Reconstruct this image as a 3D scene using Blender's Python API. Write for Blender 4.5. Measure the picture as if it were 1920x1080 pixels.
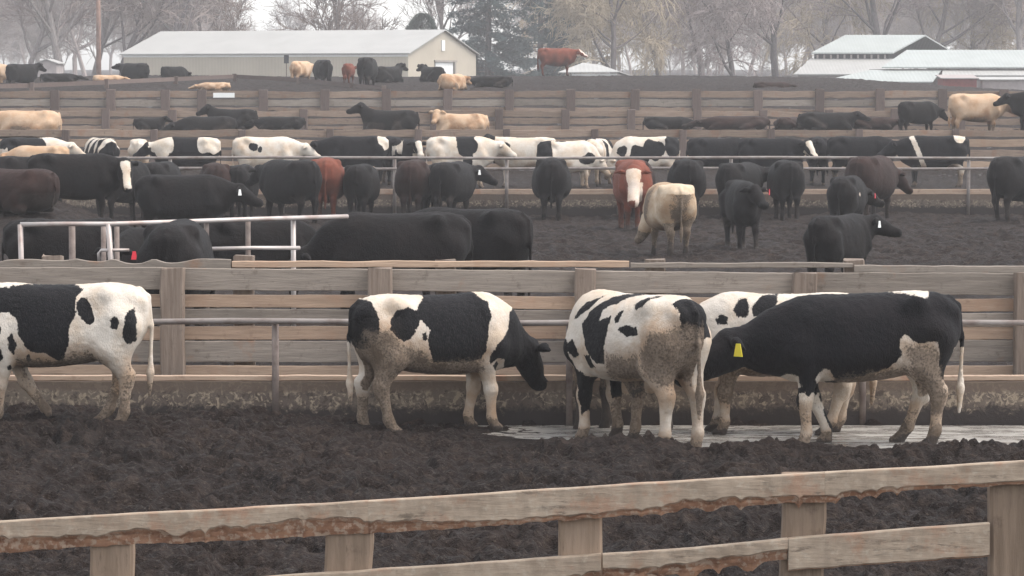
import bpy, math, random
import numpy as np
from mathutils import Vector
R = math.radians
for o in list(bpy.data.objects):
    bpy.data.objects.remove(o)
SC = bpy.context.scene
COL = SC.collection

# ------------------------------------------------------------------ camera
F = 6210.0            # focal length in pixels of a 1920 wide picture
HCAM = 3.3
PITCH = math.atan((540 - 150) / F)
cam_d = bpy.data.cameras.new('camera')
cam = bpy.data.objects.new('camera', cam_d)
COL.objects.link(cam)
cam.location = (0, 0, HCAM)
cam.rotation_euler = (R(90) - PITCH, 0, 0)
cam_d.sensor_width = 36
cam_d.lens = F / 1920 * 36
cam_d.clip_start = 0.5
cam_d.clip_end = 4000
SC.camera = cam

# ------------------------------------------------------------------ world, sun, exposure
SUN_EL, SUN_AZ = 60, 95          # azimuth clockwise from +Y (away from the camera)
w = bpy.data.worlds.new('World')
SC.world = w
w.use_nodes = True
nt = w.node_tree
sky = nt.nodes.new('ShaderNodeTexSky')
sky.sky_type = 'NISHITA'
sky.sun_disc = False
sky.sun_elevation = R(SUN_EL)
sky.sun_rotation = R(SUN_AZ)
sky.air_density = 1.0
sky.dust_density = 1.5
sky.ozone_density = 1.0
hsv = nt.nodes.new('ShaderNodeHueSaturation')
hsv.inputs["Saturation"].default_value = 0.2
bg = nt.nodes['Background']
bg.inputs['Strength'].default_value = 0.15
nt.links.new(sky.outputs[0], hsv.inputs['Color'])
nt.links.new(hsv.outputs[0], bg.inputs['Color'])
sl = bpy.data.lights.new('sun', 'SUN')
sl.energy = 1.0
sl.angle = R(35)
sl.color = (1, 0.90, 0.80)
so = bpy.data.objects.new('sun', sl)
COL.objects.link(so)
az, el = R(SUN_AZ), R(SUN_EL)
sdir = Vector((math.sin(az) * math.cos(el), math.cos(az) * math.cos(el), math.sin(el)))
so.rotation_euler = sdir.to_track_quat('Z', 'Y').to_euler()
so.location = (0, -20, 60)
SC.view_settings.view_transform = 'Standard'
SC.view_settings.look = 'None'
SC.view_settings.exposure = 1.45
SC.cycles.volume_bounces = 3
SC.cycles.max_bounces = 8
SC.view_settings.gamma = 1.0

# ------------------------------------------------------------------ helpers
def W(px, py, D):
    """world point at ground distance D that lies on the line of sight of a photograph pixel"""
    u, v = (px - 960) / F, (540 - py) / F
    c, s = math.cos(PITCH), math.sin(PITCH)
    d = (u, c + v * s, -s + v * c)
    t = D / d[1]
    return Vector((d[0] * t, D, HCAM + d[2] * t))

def WX(px, D): return W(px, 540, D).x
def WZ(py, D): return W(960, py, D).z

def tag(o, label=None, cat=None, group=None, kind=None):
    if label: o['label'] = label
    if cat: o['category'] = cat
    if group: o['group'] = group
    if kind: o['kind'] = kind
    return o

def empty(name, loc=(0, 0, 0), rz=0):
    o = bpy.data.objects.new(name, None)
    COL.objects.link(o)
    o.location = loc
    o.rotation_euler = (0, 0, rz)
    o.empty_display_size = 0.2
    return o

def link(name, me, mat=None, parent=None):
    o = bpy.data.objects.new(name, me)
    COL.objects.link(o)
    if mat and not me.materials: me.materials.append(mat)
    if parent: o.parent = parent
    return o

def np_mesh(name, V, Q, smooth=True, attrs=None):
    """quad mesh from arrays"""
    me = bpy.data.meshes.new(name)
    V = np.asarray(V, np.float32); Q = np.asarray(Q, np.int32)
    k = Q.shape[1]
    me.vertices.add(len(V)); me.vertices.foreach_set('co', V.ravel())
    me.loops.add(Q.size); me.loops.foreach_set('vertex_index', Q.ravel())
    me.polygons.add(len(Q))
    me.polygons.foreach_set('loop_start', np.arange(0, Q.size, k, dtype=np.int32))
    me.polygons.foreach_set('loop_total', np.full(len(Q), k, np.int32))
    me.polygons.foreach_set('use_smooth', np.full(len(Q), smooth))
    me.update(calc_edges=True)
    me.validate()
    for n, a in (attrs or {}).items():
        at = me.attributes.new(n, 'FLOAT', 'POINT')
        at.data.foreach_set('value', np.asarray(a, np.float32))
    return me

class MB:
    def __init__(s): s.v, s.f = [], []
    def poly(s, pts):
        n = len(s.v); s.v += [tuple(p) for p in pts]; s.f.append(tuple(range(n, n + len(pts))))
    def box(s, a, b):
        n = len(s.v)
        (x0, y0, z0), (x1, y1, z1) = a, b
        s.v += [(x0,y0,z0),(x1,y0,z0),(x1,y1,z0),(x0,y1,z0),(x0,y0,z1),(x1,y0,z1),(x1,y1,z1),(x0,y1,z1)]
        s.f += [tuple(n+i for i in q) for q in ((3,2,1,0),(4,5,6,7),(0,1,5,4),(1,2,6,5),(2,3,7,6),(3,0,4,7))]
    def hexa(s, P):
        n = len(s.v); s.v += [tuple(p) for p in P]
        s.f += [tuple(n+i for i in q) for q in ((3,2,1,0),(4,5,6,7),(0,1,5,4),(1,2,6,5),(2,3,7,6),(3,0,4,7))]
    def tube(s, pts, rad, n=8, caps=True):
        pts = [Vector(p) for p in pts]
        if not hasattr(rad, '__len__'): rad = [rad] * len(pts)
        base = len(s.v); prev = None
        for i, p in enumerate(pts):
            d = (pts[min(i+1, len(pts)-1)] - pts[max(i-1, 0)]).normalized()
            if prev is None:
                a = d.orthogonal().normalized()
            else:
                a = (prev - d * prev.dot(d)).normalized()
            prev = a; b = d.cross(a)
            for k in range(n):
                t = 2 * math.pi * k / n
                s.v.append(tuple(p + (a * math.cos(t) + b * math.sin(t)) * rad[i]))
        for i in range(len(pts) - 1):
            for k in range(n):
                s.f.append((base+i*n+k, base+i*n+(k+1) % n, base+(i+1)*n+(k+1) % n, base+(i+1)*n+k))
        if caps:
            s.f.append(tuple(base + k for k in reversed(range(n))))
            s.f.append(tuple(base + (len(pts)-1)*n + k for k in range(n)))
    def mesh(s, name, smooth=False):
        me = bpy.data.meshes.new(name); me.from_pydata(s.v, [], s.f)
        if smooth: me.polygons.foreach_set('use_smooth', [True] * len(me.polygons))
        me.update(); return me
    def build(s, name, mat, parent=None, smooth=False):
        return link(name, s.mesh(name, smooth), mat, parent)

# numpy noise -------------------------------------------------------
def _h(ix, iy, seed):
    n = (ix.astype(np.int64) * 374761393 + iy.astype(np.int64) * 668265263 + seed * 974711) & 0x7fffffff
    n = ((n ^ (n >> 13)) * 1274126177) & 0x7fffffff
    n = n ^ (n >> 16)
    return (n & 0xffff) / 65535.0
def vnoise(x, y, seed=0):
    ix, iy = np.floor(x), np.floor(y)
    fx, fy = x - ix, y - iy
    fx = fx * fx * fx * (fx * (fx * 6 - 15) + 10); fy = fy * fy * fy * (fy * (fy * 6 - 15) + 10)
    a, b = _h(ix, iy, seed), _h(ix + 1, iy, seed)
    c, d = _h(ix, iy + 1, seed), _h(ix + 1, iy + 1, seed)
    return (a + (b - a) * fx) * (1 - fy) + (c + (d - c) * fx) * fy
def sstep(a, b, x):
    t = np.clip((x - a) / (b - a), 0, 1); return t * t * (3 - 2 * t)

# ------------------------------------------------------------------ materials
class NT:
    def __init__(s, name, rough=0.8, spec=0.3):
        s.m = bpy.data.materials.new(name); s.m.use_nodes = True
        s.t = s.m.node_tree; s.b = s.t.nodes['Principled BSDF']
        s.b.inputs['Roughness'].default_value = rough
        s.b.inputs['Specular IOR Level'].default_value = spec
    def n(s, typ, **kw):
        nd = s.t.nodes.new(typ)
        for k, v in kw.items(): setattr(nd, k, v)
        return nd
    def set(s, sock, v):
        if hasattr(v, 'is_output') or isinstance(v, bpy.types.NodeSocket): s.t.links.new(v, sock)
        else: sock.default_value = v
    def coord(s, scale=(1, 1, 1), kind='Object', rnd=True):
        tc = s.n('ShaderNodeTexCoord'); mp = s.n('ShaderNodeMapping')
        mp.inputs['Scale'].default_value = scale
        s.t.links.new(tc.outputs[kind], mp.inputs[0])
        if rnd:
            oi = s.n('ShaderNodeObjectInfo'); 
            cb = s.n('ShaderNodeCombineXYZ')
            m = s.math('MULTIPLY', oi.outputs['Random'], 37.0)
            for k in range(3): s.t.links.new(m, cb.inputs[k])
            s.t.links.new(cb.outputs[0], mp.inputs['Location'])
        return mp.outputs[0]
    def noise(s, vec, scale, detail=4, rough=0.55, dist=0.0):
        nd = s.n('ShaderNodeTexNoise')
        nd.inputs['Scale'].default_value = scale; nd.inputs['Detail'].default_value = detail
        nd.inputs['Roughness'].default_value = rough; nd.inputs['Distortion'].default_value = dist
        s.t.links.new(vec, nd.inputs['Vector'])
        return nd.outputs['Fac']
    def math(s, op, a, b=0.0, clamp=False):
        nd = s.n('ShaderNodeMath', operation=op); nd.use_clamp = clamp
        s.set(nd.inputs[0], a); s.set(nd.inputs[1], b)
        return nd.outputs[0]
    def ramp(s, v, a, b, lo=0.0, hi=1.0):
        nd = s.n('ShaderNodeMapRange'); nd.interpolation_type = 'SMOOTHSTEP'
        s.set(nd.inputs['Value'], v)
        nd.inputs['From Min'].default_value = a; nd.inputs['From Max'].default_value = b
        nd.inputs['To Min'].default_value = lo; nd.inputs['To Max'].default_value = hi
        return nd.outputs[0]
    def mix(s, fac, a, b):
        nd = s.n('ShaderNodeMix', data_type='RGBA')
        s.set(nd.inputs['Factor'], fac)
        for i, c in ((6, a), (7, b)):
            if isinstance(c, tuple): nd.inputs[i].default_value = (*c, 1)
            else: s.t.links.new(c, nd.inputs[i])
        return nd.outputs[2]
    def attr(s, name):
        nd = s.n('ShaderNodeAttribute', attribute_name=name); return nd.outputs['Fac']
    def color(s, c):
        if isinstance(c, tuple): s.b.inputs['Base Color'].default_value = (*c, 1)
        else: s.t.links.new(c, s.b.inputs['Base Color'])
    def bump(s, h, strength=0.4, dist=0.02):
        nd = s.n('ShaderNodeBump'); nd.inputs['Strength'].default_value = strength
        nd.inputs['Distance'].default_value = dist
        s.t.links.new(h, nd.inputs['Height']); s.t.links.new(nd.outputs[0], s.b.inputs['Normal'])
    def rough(s, v): s.set(s.b.inputs['Roughness'], v)

def wood_mat(name, ca, cb, cdark, cred=None, grain=(1, 14, 14), redth=0.6, axis_z=False):
    m = NT(name, 0.85, 0.2)
    g = (grain[1], grain[2], grain[0]) if axis_z else grain
    v = m.coord(g)
    v2 = m.coord((1, 1, 1))
    n1 = m.noise(v, 2.2, 5, 0.6)
    n2 = m.noise(v2, 2.5, 4, 0.6)
    n3 = m.noise(v, 6.0, 5, 0.7)
    c = m.mix(m.ramp(n1, 0.3, 0.7), ca, cb)
    c = m.mix(m.ramp(n3, 0.58, 0.74, 0, 0.75), c, cdark)
    n4 = m.noise(v2, 7, 5, 0.7)
    c = m.mix(m.ramp(n4, 0.56, 0.72, 0, 0.5), c, cdark)
    oi = m.n('ShaderNodeObjectInfo').outputs['Random']
    if cred: c = m.mix(m.ramp(n2, redth - 0.06, redth + 0.1, 0, 0.85), c, cred)
    mulv = m.ramp(oi, 0, 1, 0.8, 1.12)
    hs = m.n('ShaderNodeHueSaturation'); m.set(hs.inputs['Value'], mulv); m.t.links.new(c, hs.inputs['Color'])
    m.color(hs.outputs[0])
    m.bump(n3, 0.5, 0.012)
    return m.m

def flat_mat(name, col, rough=0.6, spec=0.3, var=0.15, scale=3.0, metal=0.0, dark=None):
    m = NT(name, rough, spec)
    v = m.coord()
    n = m.noise(v, scale, 5, 0.6)
    d = dark or tuple(c * (1 - 2 * var) for c in col)
    m.color(m.mix(m.ramp(n, 0.35, 0.75), col, d))
    m.b.inputs['Metallic'].default_value = metal
    m.bump(n, 0.15, 0.01)
    return m.m

WOOD_MID = wood_mat('weathered_fence_wood', (0.290, 0.250, 0.212), (0.208, 0.178, 0.152), (0.087, 0.063, 0.048), (0.267, 0.157, 0.101), redth=0.66)
WOOD_LITE = wood_mat('pale_fence_wood', (0.426, 0.308, 0.224), (0.325, 0.232, 0.168), (0.190, 0.119, 0.087), (0.370, 0.243, 0.168), redth=0.6)
WOOD_POST = wood_mat('grey_post_wood', (0.230, 0.184, 0.150), (0.161, 0.124, 0.100), (0.063, 0.049, 0.040), axis_z=True)
WOOD_FAR = wood_mat('far_fence_wood', (0.305, 0.230, 0.176), (0.220, 0.162, 0.127), (0.085, 0.059, 0.046), (0.256, 0.153, 0.105), redth=0.6)
WOOD_FARPOST = wood_mat('far_post_wood', (0.149, 0.113, 0.100), (0.115, 0.086, 0.075), (0.057, 0.043, 0.040), axis_z=True)
PIPE = flat_mat('galvanised_pipe', (0.235, 0.21, 0.195), 0.55, 0.4, 0.2, 4, 0.15, dark=(0.14, 0.105, 0.09))
PIPE_W = flat_mat('bare_bright_pipe', (0.46, 0.42, 0.40), 0.4, 0.5, 0.2, 3, 0.2, dark=(0.30, 0.22, 0.19))
PIPE_R = flat_mat('rusty_post_pipe', (0.21, 0.17, 0.15), 0.7, 0.3, 0.2, 8, 0.0, dark=(0.11, 0.08, 0.07))

def chew_mat():
    m = NT('chewed_rail_wood', 0.85, 0.2)
    v2 = m.coord((1, 1, 1)); v = m.coord((1.2, 9, 9))
    a = m.noise(v2, 5, 6, 0.7); b = m.noise(v2, 22, 4, 0.65); g = m.noise(v, 4, 5, 0.6)
    grey = m.mix(m.ramp(a, 0.3, 0.7), (0.37, 0.295, 0.225), (0.245, 0.19, 0.142))
    grey = m.mix(m.ramp(b, 0.52, 0.72, 0, 0.6), grey, (0.40, 0.345, 0.275))
    grey = m.mix(m.ramp(g, 0.6, 0.75, 0, 0.6), grey, (0.12, 0.10, 0.08))
    grey = m.mix(m.ramp(m.noise(v2, 2.6, 6, 0.75), 0.49, 0.62, 0, 0.75), grey, (0.30, 0.18, 0.12))
    grey = m.mix(m.ramp(m.noise(m.coord((1, 4, 4)), 5, 6, 0.75), 0.57, 0.68, 0, 0.7), grey, (0.11, 0.085, 0.065))
    red = m.mix(m.ramp(a, 0.35, 0.65), (0.33, 0.185, 0.115), (0.19, 0.095, 0.058))
    red = m.mix(m.ramp(b, 0.48, 0.62, 0, 0.85), red, (0.40, 0.30, 0.225))
    red = m.mix(m.ramp(g, 0.57, 0.7, 0, 0.7), red, (0.12, 0.055, 0.035))
    at = m.attr('chew')
    f = m.ramp(m.math('ADD', at, m.math('MULTIPLY', m.math('SUBTRACT', b, 0.5), 0.07)), -0.008, 0.012)
    m.color(m.mix(f, grey, red))
    m.bump(g, 0.5, 0.012)
    return m.m
CHEW = chew_mat()

def mud_mat():
    m = NT('churned_mud', 0.75, 0.12)
    v = m.coord((1, 1, 1), rnd=False)
    a = m.noise(v, 0.35, 5, 0.6); b = m.noise(v, 5, 6, 0.7); c = m.noise(v, 17, 4, 0.7)
    col = m.mix(m.ramp(a, 0.3, 0.7), (0.0235, 0.0160, 0.0135), (0.0125, 0.0086, 0.0076))
    col = m.mix(m.ramp(b, 0.48, 0.68, 0, 0.8), col, (0.055, 0.040, 0.033))
    e = m.noise(v, 38, 4, 0.7)
    col = m.mix(m.ramp(e, 0.56, 0.68, 0, 0.7), col, (0.095, 0.074, 0.062))
    col = m.mix(m.ramp(e, 0.44, 0.34, 0, 0.7), col, (0.006, 0.005, 0.005))
    col = m.mix(m.ramp(c, 0.60, 0.72, 0, 0.55), col, (0.10, 0.083, 0.074))
    straw = m.noise(m.coord((1, 4, 4), rnd=False), 9, 3, 0.6)
    col = m.mix(m.ramp(straw, 0.70, 0.78, 0, 0.35), col, (0.22, 0.18, 0.15))
    m.color(col)
    wet = m.ramp(m.math('ADD', m.attr('low'), m.math('MULTIPLY', m.math('SUBTRACT', b, 0.5), 0.04)), 0.035, 0.06)
    m.rough(m.math('SUBTRACT', m.ramp(b, 0.3, 0.6, 0.62, 0.9), m.math('MULTIPLY', wet, 0.45)))
    m.bump(m.math('ADD', b, m.math('ADD', m.math('MULTIPLY', c, 0.7), m.math('MULTIPLY', e, 0.4))), 1.0, 0.09)
    return m.m
MUD = mud_mat()

def concrete_mat():
    m = NT('mud_splashed_concrete', 0.85, 0.25)
    v = m.coord(rnd=False)
    g = m.n('ShaderNodeNewGeometry'); sp = m.n('ShaderNodeSeparateXYZ'); m.t.links.new(g.outputs['Position'], sp.inputs[0])
    a = m.noise(v, 1.3, 5, 0.6); b = m.noise(v, 8, 6, 0.75, 0.6); c = m.noise(v, 26, 4, 0.65)
    col = m.mix(m.ramp(a, 0.35, 0.65), (0.15, 0.12, 0.095), (0.10, 0.078, 0.065))
    col = m.mix(m.ramp(b, 0.5, 0.60, 0, 0.9), col, (0.055, 0.042, 0.036))
    d = m.noise(v, 13, 5, 0.7, 1.2)
    col = m.mix(m.ramp(d, 0.50, 0.60, 0, 0.9), col, (0.31, 0.25, 0.185))
    # splashed mud reaching up from the ground with a ragged upper edge
    hh = m.math('ADD', sp.outputs['Z'], m.math('MULTIPLY', m.math('SUBTRACT', b, 0.5), 0.42))
    col = m.mix(m.ramp(hh, 0.13, 0.22, 1, 0), col, (0.036, 0.029, 0.027))
    h2 = m.math('ADD', sp.outputs['Z'], m.math('MULTIPLY', m.math('SUBTRACT', a, 0.5), 0.12))
    col = m.mix(m.ramp(h2, 0.31, 0.36, 0, 0.85), col, (0.12, 0.088, 0.068))
    m.color(col); m.bump(b, 0.5, 0.02)
    return m.m
CONC = concrete_mat()

def water_mat():
    m = NT('wet_puddle', 0.12, 0.5)
    v = m.coord(rnd=False)
    a = m.noise(v, 2.2, 4, 0.6)
    m.color(m.mix(m.ramp(m.noise(m.coord((1, 1.3, 1), rnd=False), 2.2, 6, 0.72), 0.52, 0.70), m.mix(m.ramp(a, 0.4, 0.7), (0.32, 0.30, 0.27), (0.22, 0.20, 0.18)), (0.12, 0.105, 0.092)))
    sm = m.noise(m.coord((1, 3, 1), rnd=False), 2.0, 6, 0.7)
    m.rough(m.ramp(sm, 0.4, 0.62, 0.08, 0.5))
    m.bump(m.noise(v, 5, 3, 0.5), 0.05, 0.01)
    return m.m
WATER = water_mat()

def coat_mat(name, base, patch, mud=(0.19, 0.145, 0.11), mud_amt=1.0, stain=(0.55, 0.45, 0.37), edge=0.085, rough=0.72):
    """coat of two colours split by the 'patch' field, with dried mud where the 'mud' field is positive"""
    m = NT(name, rough, 0.10)
    v = m.coord(rnd=True)
    n1 = m.noise(v, 11, 6, 0.72); n2 = m.noise(v, 3.0, 5, 0.65); n3 = m.noise(v, 45, 3, 0.6)
    hair = m.noise(m.coord((34, 34, 11)), 3, 4, 0.65)
    vary = lambda c, k: m.mix(m.ramp(n2, 0.35, 0.7), c, tuple(x * y for x, y in zip(c, k)))
    b = vary(base, (0.90, 0.80, 0.70) if max(base) > 0.3 else (1.5, 1.3, 1.25))
    p = vary(patch, (0.92, 0.84, 0.74) if max(patch) > 0.3 else (1.35, 1.3, 1.3))
    pf = m.math('ADD', m.attr('patch'), m.math('ADD', m.math('MULTIPLY', m.math('SUBTRACT', n1, 0.5), edge), m.math('MULTIPLY', m.math('SUBTRACT', hair, 0.5), 0.035)))
    c = m.mix(m.ramp(pf, -0.004, 0.004), b, p)
    mf = m.math('ADD', m.attr('mud'), m.math('ADD', m.math('MULTIPLY', m.math('SUBTRACT', n1, 0.5), 0.30), m.math('MULTIPLY', m.math('SUBTRACT', n3, 0.5), 0.30)))
    c = m.mix(m.ramp(hair, 0.5, 0.75, 0, 0.16 if max(base) > .3 else 0.5), c, tuple(0.35 * x + .15 * y for x, y in zip(base, patch)) if max(base) > .3 else (0.028, 0.023, 0.021))
    st = m.math('ADD', m.attr('mud'), m.math('MULTIPLY', m.math('SUBTRACT', n2, 0.5), 0.5))
    mul = m.n('ShaderNodeMix', data_type='RGBA', blend_type='MULTIPLY'); mul.inputs[0].default_value = 1.0
    m.t.links.new(c, mul.inputs[6]); mul.inputs[7].default_value = (*stain, 1)
    c = m.mix(m.ramp(st, -0.36, 0.04, 0, 0.9), c, mul.outputs[2])
    md = m.mix(m.ramp(n3, 0.4, 0.65), mud, tuple(x * 0.35 for x in mud))
    md = m.mix(m.ramp(n2, 0.5, 0.6, 0, .8), md, tuple(x * 0.4 for x in mud))
    c = m.mix(m.ramp(mf, -0.02, 0.06, 0, 0.85 * mud_amt), c, md)
    c = m.mix(m.ramp(mf, 0.20, 0.34, 0, 0.9), c, (0.040, 0.033, 0.030))
    m.color(c)
    m.bump(m.math('ADD', hair, m.math('MULTIPLY', n3, 0.5)), 0.6, 0.02)
    m.b.inputs['Sheen Weight'].default_value = 0.02
    m.b.inputs['Sheen Roughness'].default_value = 0.5
    return m.m
WHITE, BLACK = (0.60, 0.545, 0.48), (0.007, 0.007, 0.0085)
M_HOL = coat_mat('holstein_coat', WHITE, BLACK)
M_HOLB = coat_mat('mostly_black_holstein_coat', BLACK, WHITE)
M_ANG = coat_mat('black_coat', (0.0078, 0.0072, 0.0075), WHITE, mud=(0.055, 0.042, 0.036), mud_amt=0.7)
M_BRN = coat_mat('dark_brown_coat', (0.025, 0.015, 0.013), WHITE, mud=(0.05, 0.04, 0.035), mud_amt=0.7)
M_RED = coat_mat('red_brown_coat', (0.13, 0.042, 0.026), (0.70, 0.60, 0.52), mud=(0.10, 0.06, 0.045), mud_amt=0.8)
M_TAN = coat_mat('tan_coat', (0.50, 0.36, 0.25), WHITE, mud=(0.20, 0.15, 0.11))
M_CRM = coat_mat('cream_coat', (0.55, 0.455, 0.345), WHITE, mud=(0.16, 0.125, 0.095))
M_EYE = flat_mat('dark_eye', (0.01, 0.008, 0.008), 0.15, 0.5, 0.0)
TAG_Y = flat_mat('yellow_tag_plastic', (0.75, 0.62, 0.05), 0.5, 0.4, 0.05)
TAG_R = flat_mat('red_tag_plastic', (0.62, 0.03, 0.05), 0.5, 0.4, 0.05)
TAG_W = flat_mat('white_tag_plastic', (0.82, 0.82, 0.80), 0.5, 0.4, 0.03)
M_HOOF = flat_mat('hoof_horn', (0.05, 0.042, 0.038), 0.7, 0.3, 0.2)

# ------------------------------------------------------------------ ground
PROF = np.array([(-60, 0), (34, 0), (60, 0), (82, -0.08), (88, 0.15), (95, 0.30), (105, 0.45), (112, 1.0), (118, 1.30), (124, 1.36), (128, 1.7),
                 (132, 2.0), (140, 2.80), (160, 3.15), (180, 3.48), (200, 3.2), (225, 2.6), (260, 2.2), (320, 2.6), (420, 3.2), (900, 6.0)])
def ground_z(X, Y, fine=True):
    X = np.asarray(X, float); Y = np.asarray(Y, float)
    z = np.interp(Y, PROF[:, 0], PROF[:, 1])
    px = 960 + X / np.maximum(Y, 1) * F
    # mud shelf in front of the near trough, on the left
    shelf = sstep(24.5, 28.5, Y) * (1 - sstep(31.3, 31.45, Y))
    z = z + 0.19 * shelf * (1 - sstep(-4.6, 0.9, X))
    # ridge of scraped mud in front of the wet slab on the right
    z = z + (0.07 + 0.05 * (1 - sstep(1.2, 2.4, X))) * sstep(24, 28.3, Y) * (1 - sstep(28.9, 29.5, Y)) * sstep(-0.4, 0.5, X)
    # manure mound at the left of the second pen
    z = z + 1.05 * np.exp(-(((px - 20) / 230) ** 2 + ((Y - 63) / 8.5) ** 2)) 
    # far yard falls away to the right
    z = z - 0.75 * sstep(1500, 1950, px) * sstep(134, 150, Y) * (1 - sstep(260, 330, Y))
    z = z + 0.12 * (vnoise(X / 9 + 5, Y / 14, 3) - 0.5) * sstep(40, 60, Y)
    if not fine: return z
    amp = 1 - 0.92 * (sstep(29.0, 29.5, Y + 0.25 * (vnoise(X * 2.2, Y * 2.2, 8) - 0.5)) * (1 - sstep(31.4, 31.5, Y)) * sstep(-0.6, 0.0, X))
    amp = amp * sstep(14, 17, Y)
    def bil(k, sd):                    # crumpled lumps
        n = vnoise(X / k, Y / k, sd)
        return 1 - np.abs(2 * n - 1)
    wx = X + 0.12 * (vnoise(X * 4, Y * 4, 21) - 0.5); wy = Y + 0.12 * (vnoise(X * 4, Y * 4, 22) - 0.5)
    d = 0.060 * (vnoise(wx / 0.55, wy / 0.7, 1) - 0.5) + 0.050 * (bil(0.27, 2) - 0.5) + 0.075 * (bil(0.15, 4) - 0.5) * (0.4 + 1.2 * vnoise(wx / .4, wy / .5, 15)) + 0.055 * (vnoise(wx / 0.075, wy / 0.10, 5) - 0.5) + 0.03 * (vnoise(wx / 0.04, wy / 0.06, 16) - 0.5)
    # hoof holes
    hn = vnoise(wx / 0.24 + 9, wy / 0.30, 6)
    d = d - 0.07 * sstep(0.66, 0.82, hn)
    far = sstep(30, 60, Y)
    d2 = 0.08 * (vnoise(wx / 0.9, wy / 1.4, 11) - 0.5) + 0.13 * (bil(0.32, 12) - 0.5) + 0.08 * (vnoise(wx / 0.17, wy / 0.24, 13) - 0.5)
    if fine == 'd': return amp * (d * (1 - far) + d2 * far)
    return z + amp * (d * (1 - far) + d2 * far * (1 - 0.5 * sstep(120, 200, Y)))
def gz(x, y): return float(ground_z(np.array([x]), np.array([y]), False)[0])

def build_ground():
    ys = np.concatenate([np.linspace(-40, 16, 10), np.linspace(16.5, 20.6, 18), np.arange(20.8, 31.8, 0.028), np.linspace(32.2, 44, 30), np.linspace(44.5, 58, 40),
                         np.arange(58.2, 83, 0.11), np.linspace(83.5, 136, 90), np.linspace(137, 205, 130), np.linspace(210, 420, 40), np.linspace(450, 900, 12)])
    u = np.concatenate([[-1.0] * 1, np.linspace(-1.2, 1.2, 700), [1.0]])
    hw = np.maximum(ys, 16) * 960 / F
    X = u[None, :] * hw[:, None]
    lim = np.maximum(520, 0 * ys)
    ex = [1.5, 2.5, 5]
    cols = [-lim] + [-hw * e for e in reversed(ex)] + [X[:, i] for i in range(1, X.shape[1] - 1)] + [hw * e for e in ex] + [lim]
    X = np.stack(cols, 1)
    Y = np.repeat(ys[:, None], X.shape[1], 1)
    Z = ground_z(X, Y)
    n, m = X.shape
    V = np.stack([X, Y, Z], -1).reshape(-1, 3)
    i = np.arange(n * m).reshape(n, m)
    Q = np.stack([i[:-1, :-1], i[:-1, 1:], i[1:, 1:], i[1:, :-1]], -1).reshape(-1, 4)
    o = link('ground', np_mesh('ground', V, Q, True, {'low': -ground_z(X, Y, 'd').ravel()}), MUD)
    tag(o, 'churned dark brown mud of the cattle pens', 'ground', kind='structure')
build_ground()
def puddle():
    # thin sheet of standing water on the concrete slab before the near trough
    xs = np.linspace(-0.6, 9, 150); top = np.full_like(xs, 31.46)
    lo = 29.35 + 0.25 * (vnoise(xs * 1.5, xs * 0, 31) - 0.5) + 0.15 * (vnoise(xs * 5, xs * 0, 32) - 0.5) + 1.3 * (1 - sstep(-0.5, 1.5, xs)) - 0.25 * sstep(2, 5, xs)
    V = [(x, a, 0.012) for x, a in zip(xs, lo)] + [(x, b, 0.012) for x, b in zip(xs, top)]
    n = len(xs); Q = [(i, i + 1, n + i + 1, n + i) for i in range(n - 1)]
    o = link('water', np_mesh('water', V, Q), WATER)
    tag(o, 'shallow pale puddle along the foot of the near feed trough', 'water', kind='structure')
puddle()

# ------------------------------------------------------------------ wooden boards
def board_mesh(x0, x1, z0a, z1a, z0b, z1b, y, th=0.04, seed=0, jit=0.0035, chew_top=0.0, chew_bot=0.0, step=0.05, seg_off=0.0):
    """a plank from x0 to x1 whose lower and upper edges run z0a-z1a at the left, z0b-z1b at the right"""
    n = max(3, int(abs(x1 - x0) / step))
    xs = np.linspace(x0, x1, n); t = (xs - x0) / (x1 - x0)
    lo = z0a + (z0b - z0a) * t + jit * 2 * (vnoise(xs * 3, xs * 0 + seed, seed) - 0.5) + jit * (vnoise(xs * 14, xs * 0 + seed, seed + 1) - 0.5)
    hi = z1a + (z1b - z1a) * t + jit * 2 * (vnoise(xs * 3, xs * 0 + seed, seed + 2) - 0.5) + jit * (vnoise(xs * 14, xs * 0 + seed, seed + 3) - 0.5)
    if chew_top: hi = hi - chew_top * np.abs(2 * vnoise(xs * 2.6, xs * 0 + 1, seed + 5) - 1) ** 1.3
    if chew_bot: lo = lo + chew_bot * np.abs(2 * vnoise(xs * 3.1, xs * 0 + 1, seed + 6) - 1) ** 1.2
    yy = y + 0.012 * (vnoise(xs * 1.2, xs * 0 + 3, seed + 7) - 0.5)
    e = 0.006
    rows = [(yy + e, hi), (yy, hi - e), (yy, lo + e), (yy + e, lo), (yy + th, lo), (yy + th, hi)]
    V = np.concatenate([np.stack([xs, a, b], 1) for a, b in rows])
    Q = []
    k = len(rows)
    for r in range(k):
        a, b = r * n, ((r + 1) % k) * n
        for i in range(n - 1): Q.append((a + i, b + i, b + i + 1, a + i + 1))
    me = bpy.data.meshes.new('board')
    F2 = Q + [tuple(r * n for r in range(k)), tuple(r * n + n - 1 for r in reversed(range(k)))]
    me.from_pydata([tuple(v) for v in V], [], F2)
    me.update()
    return me

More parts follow.
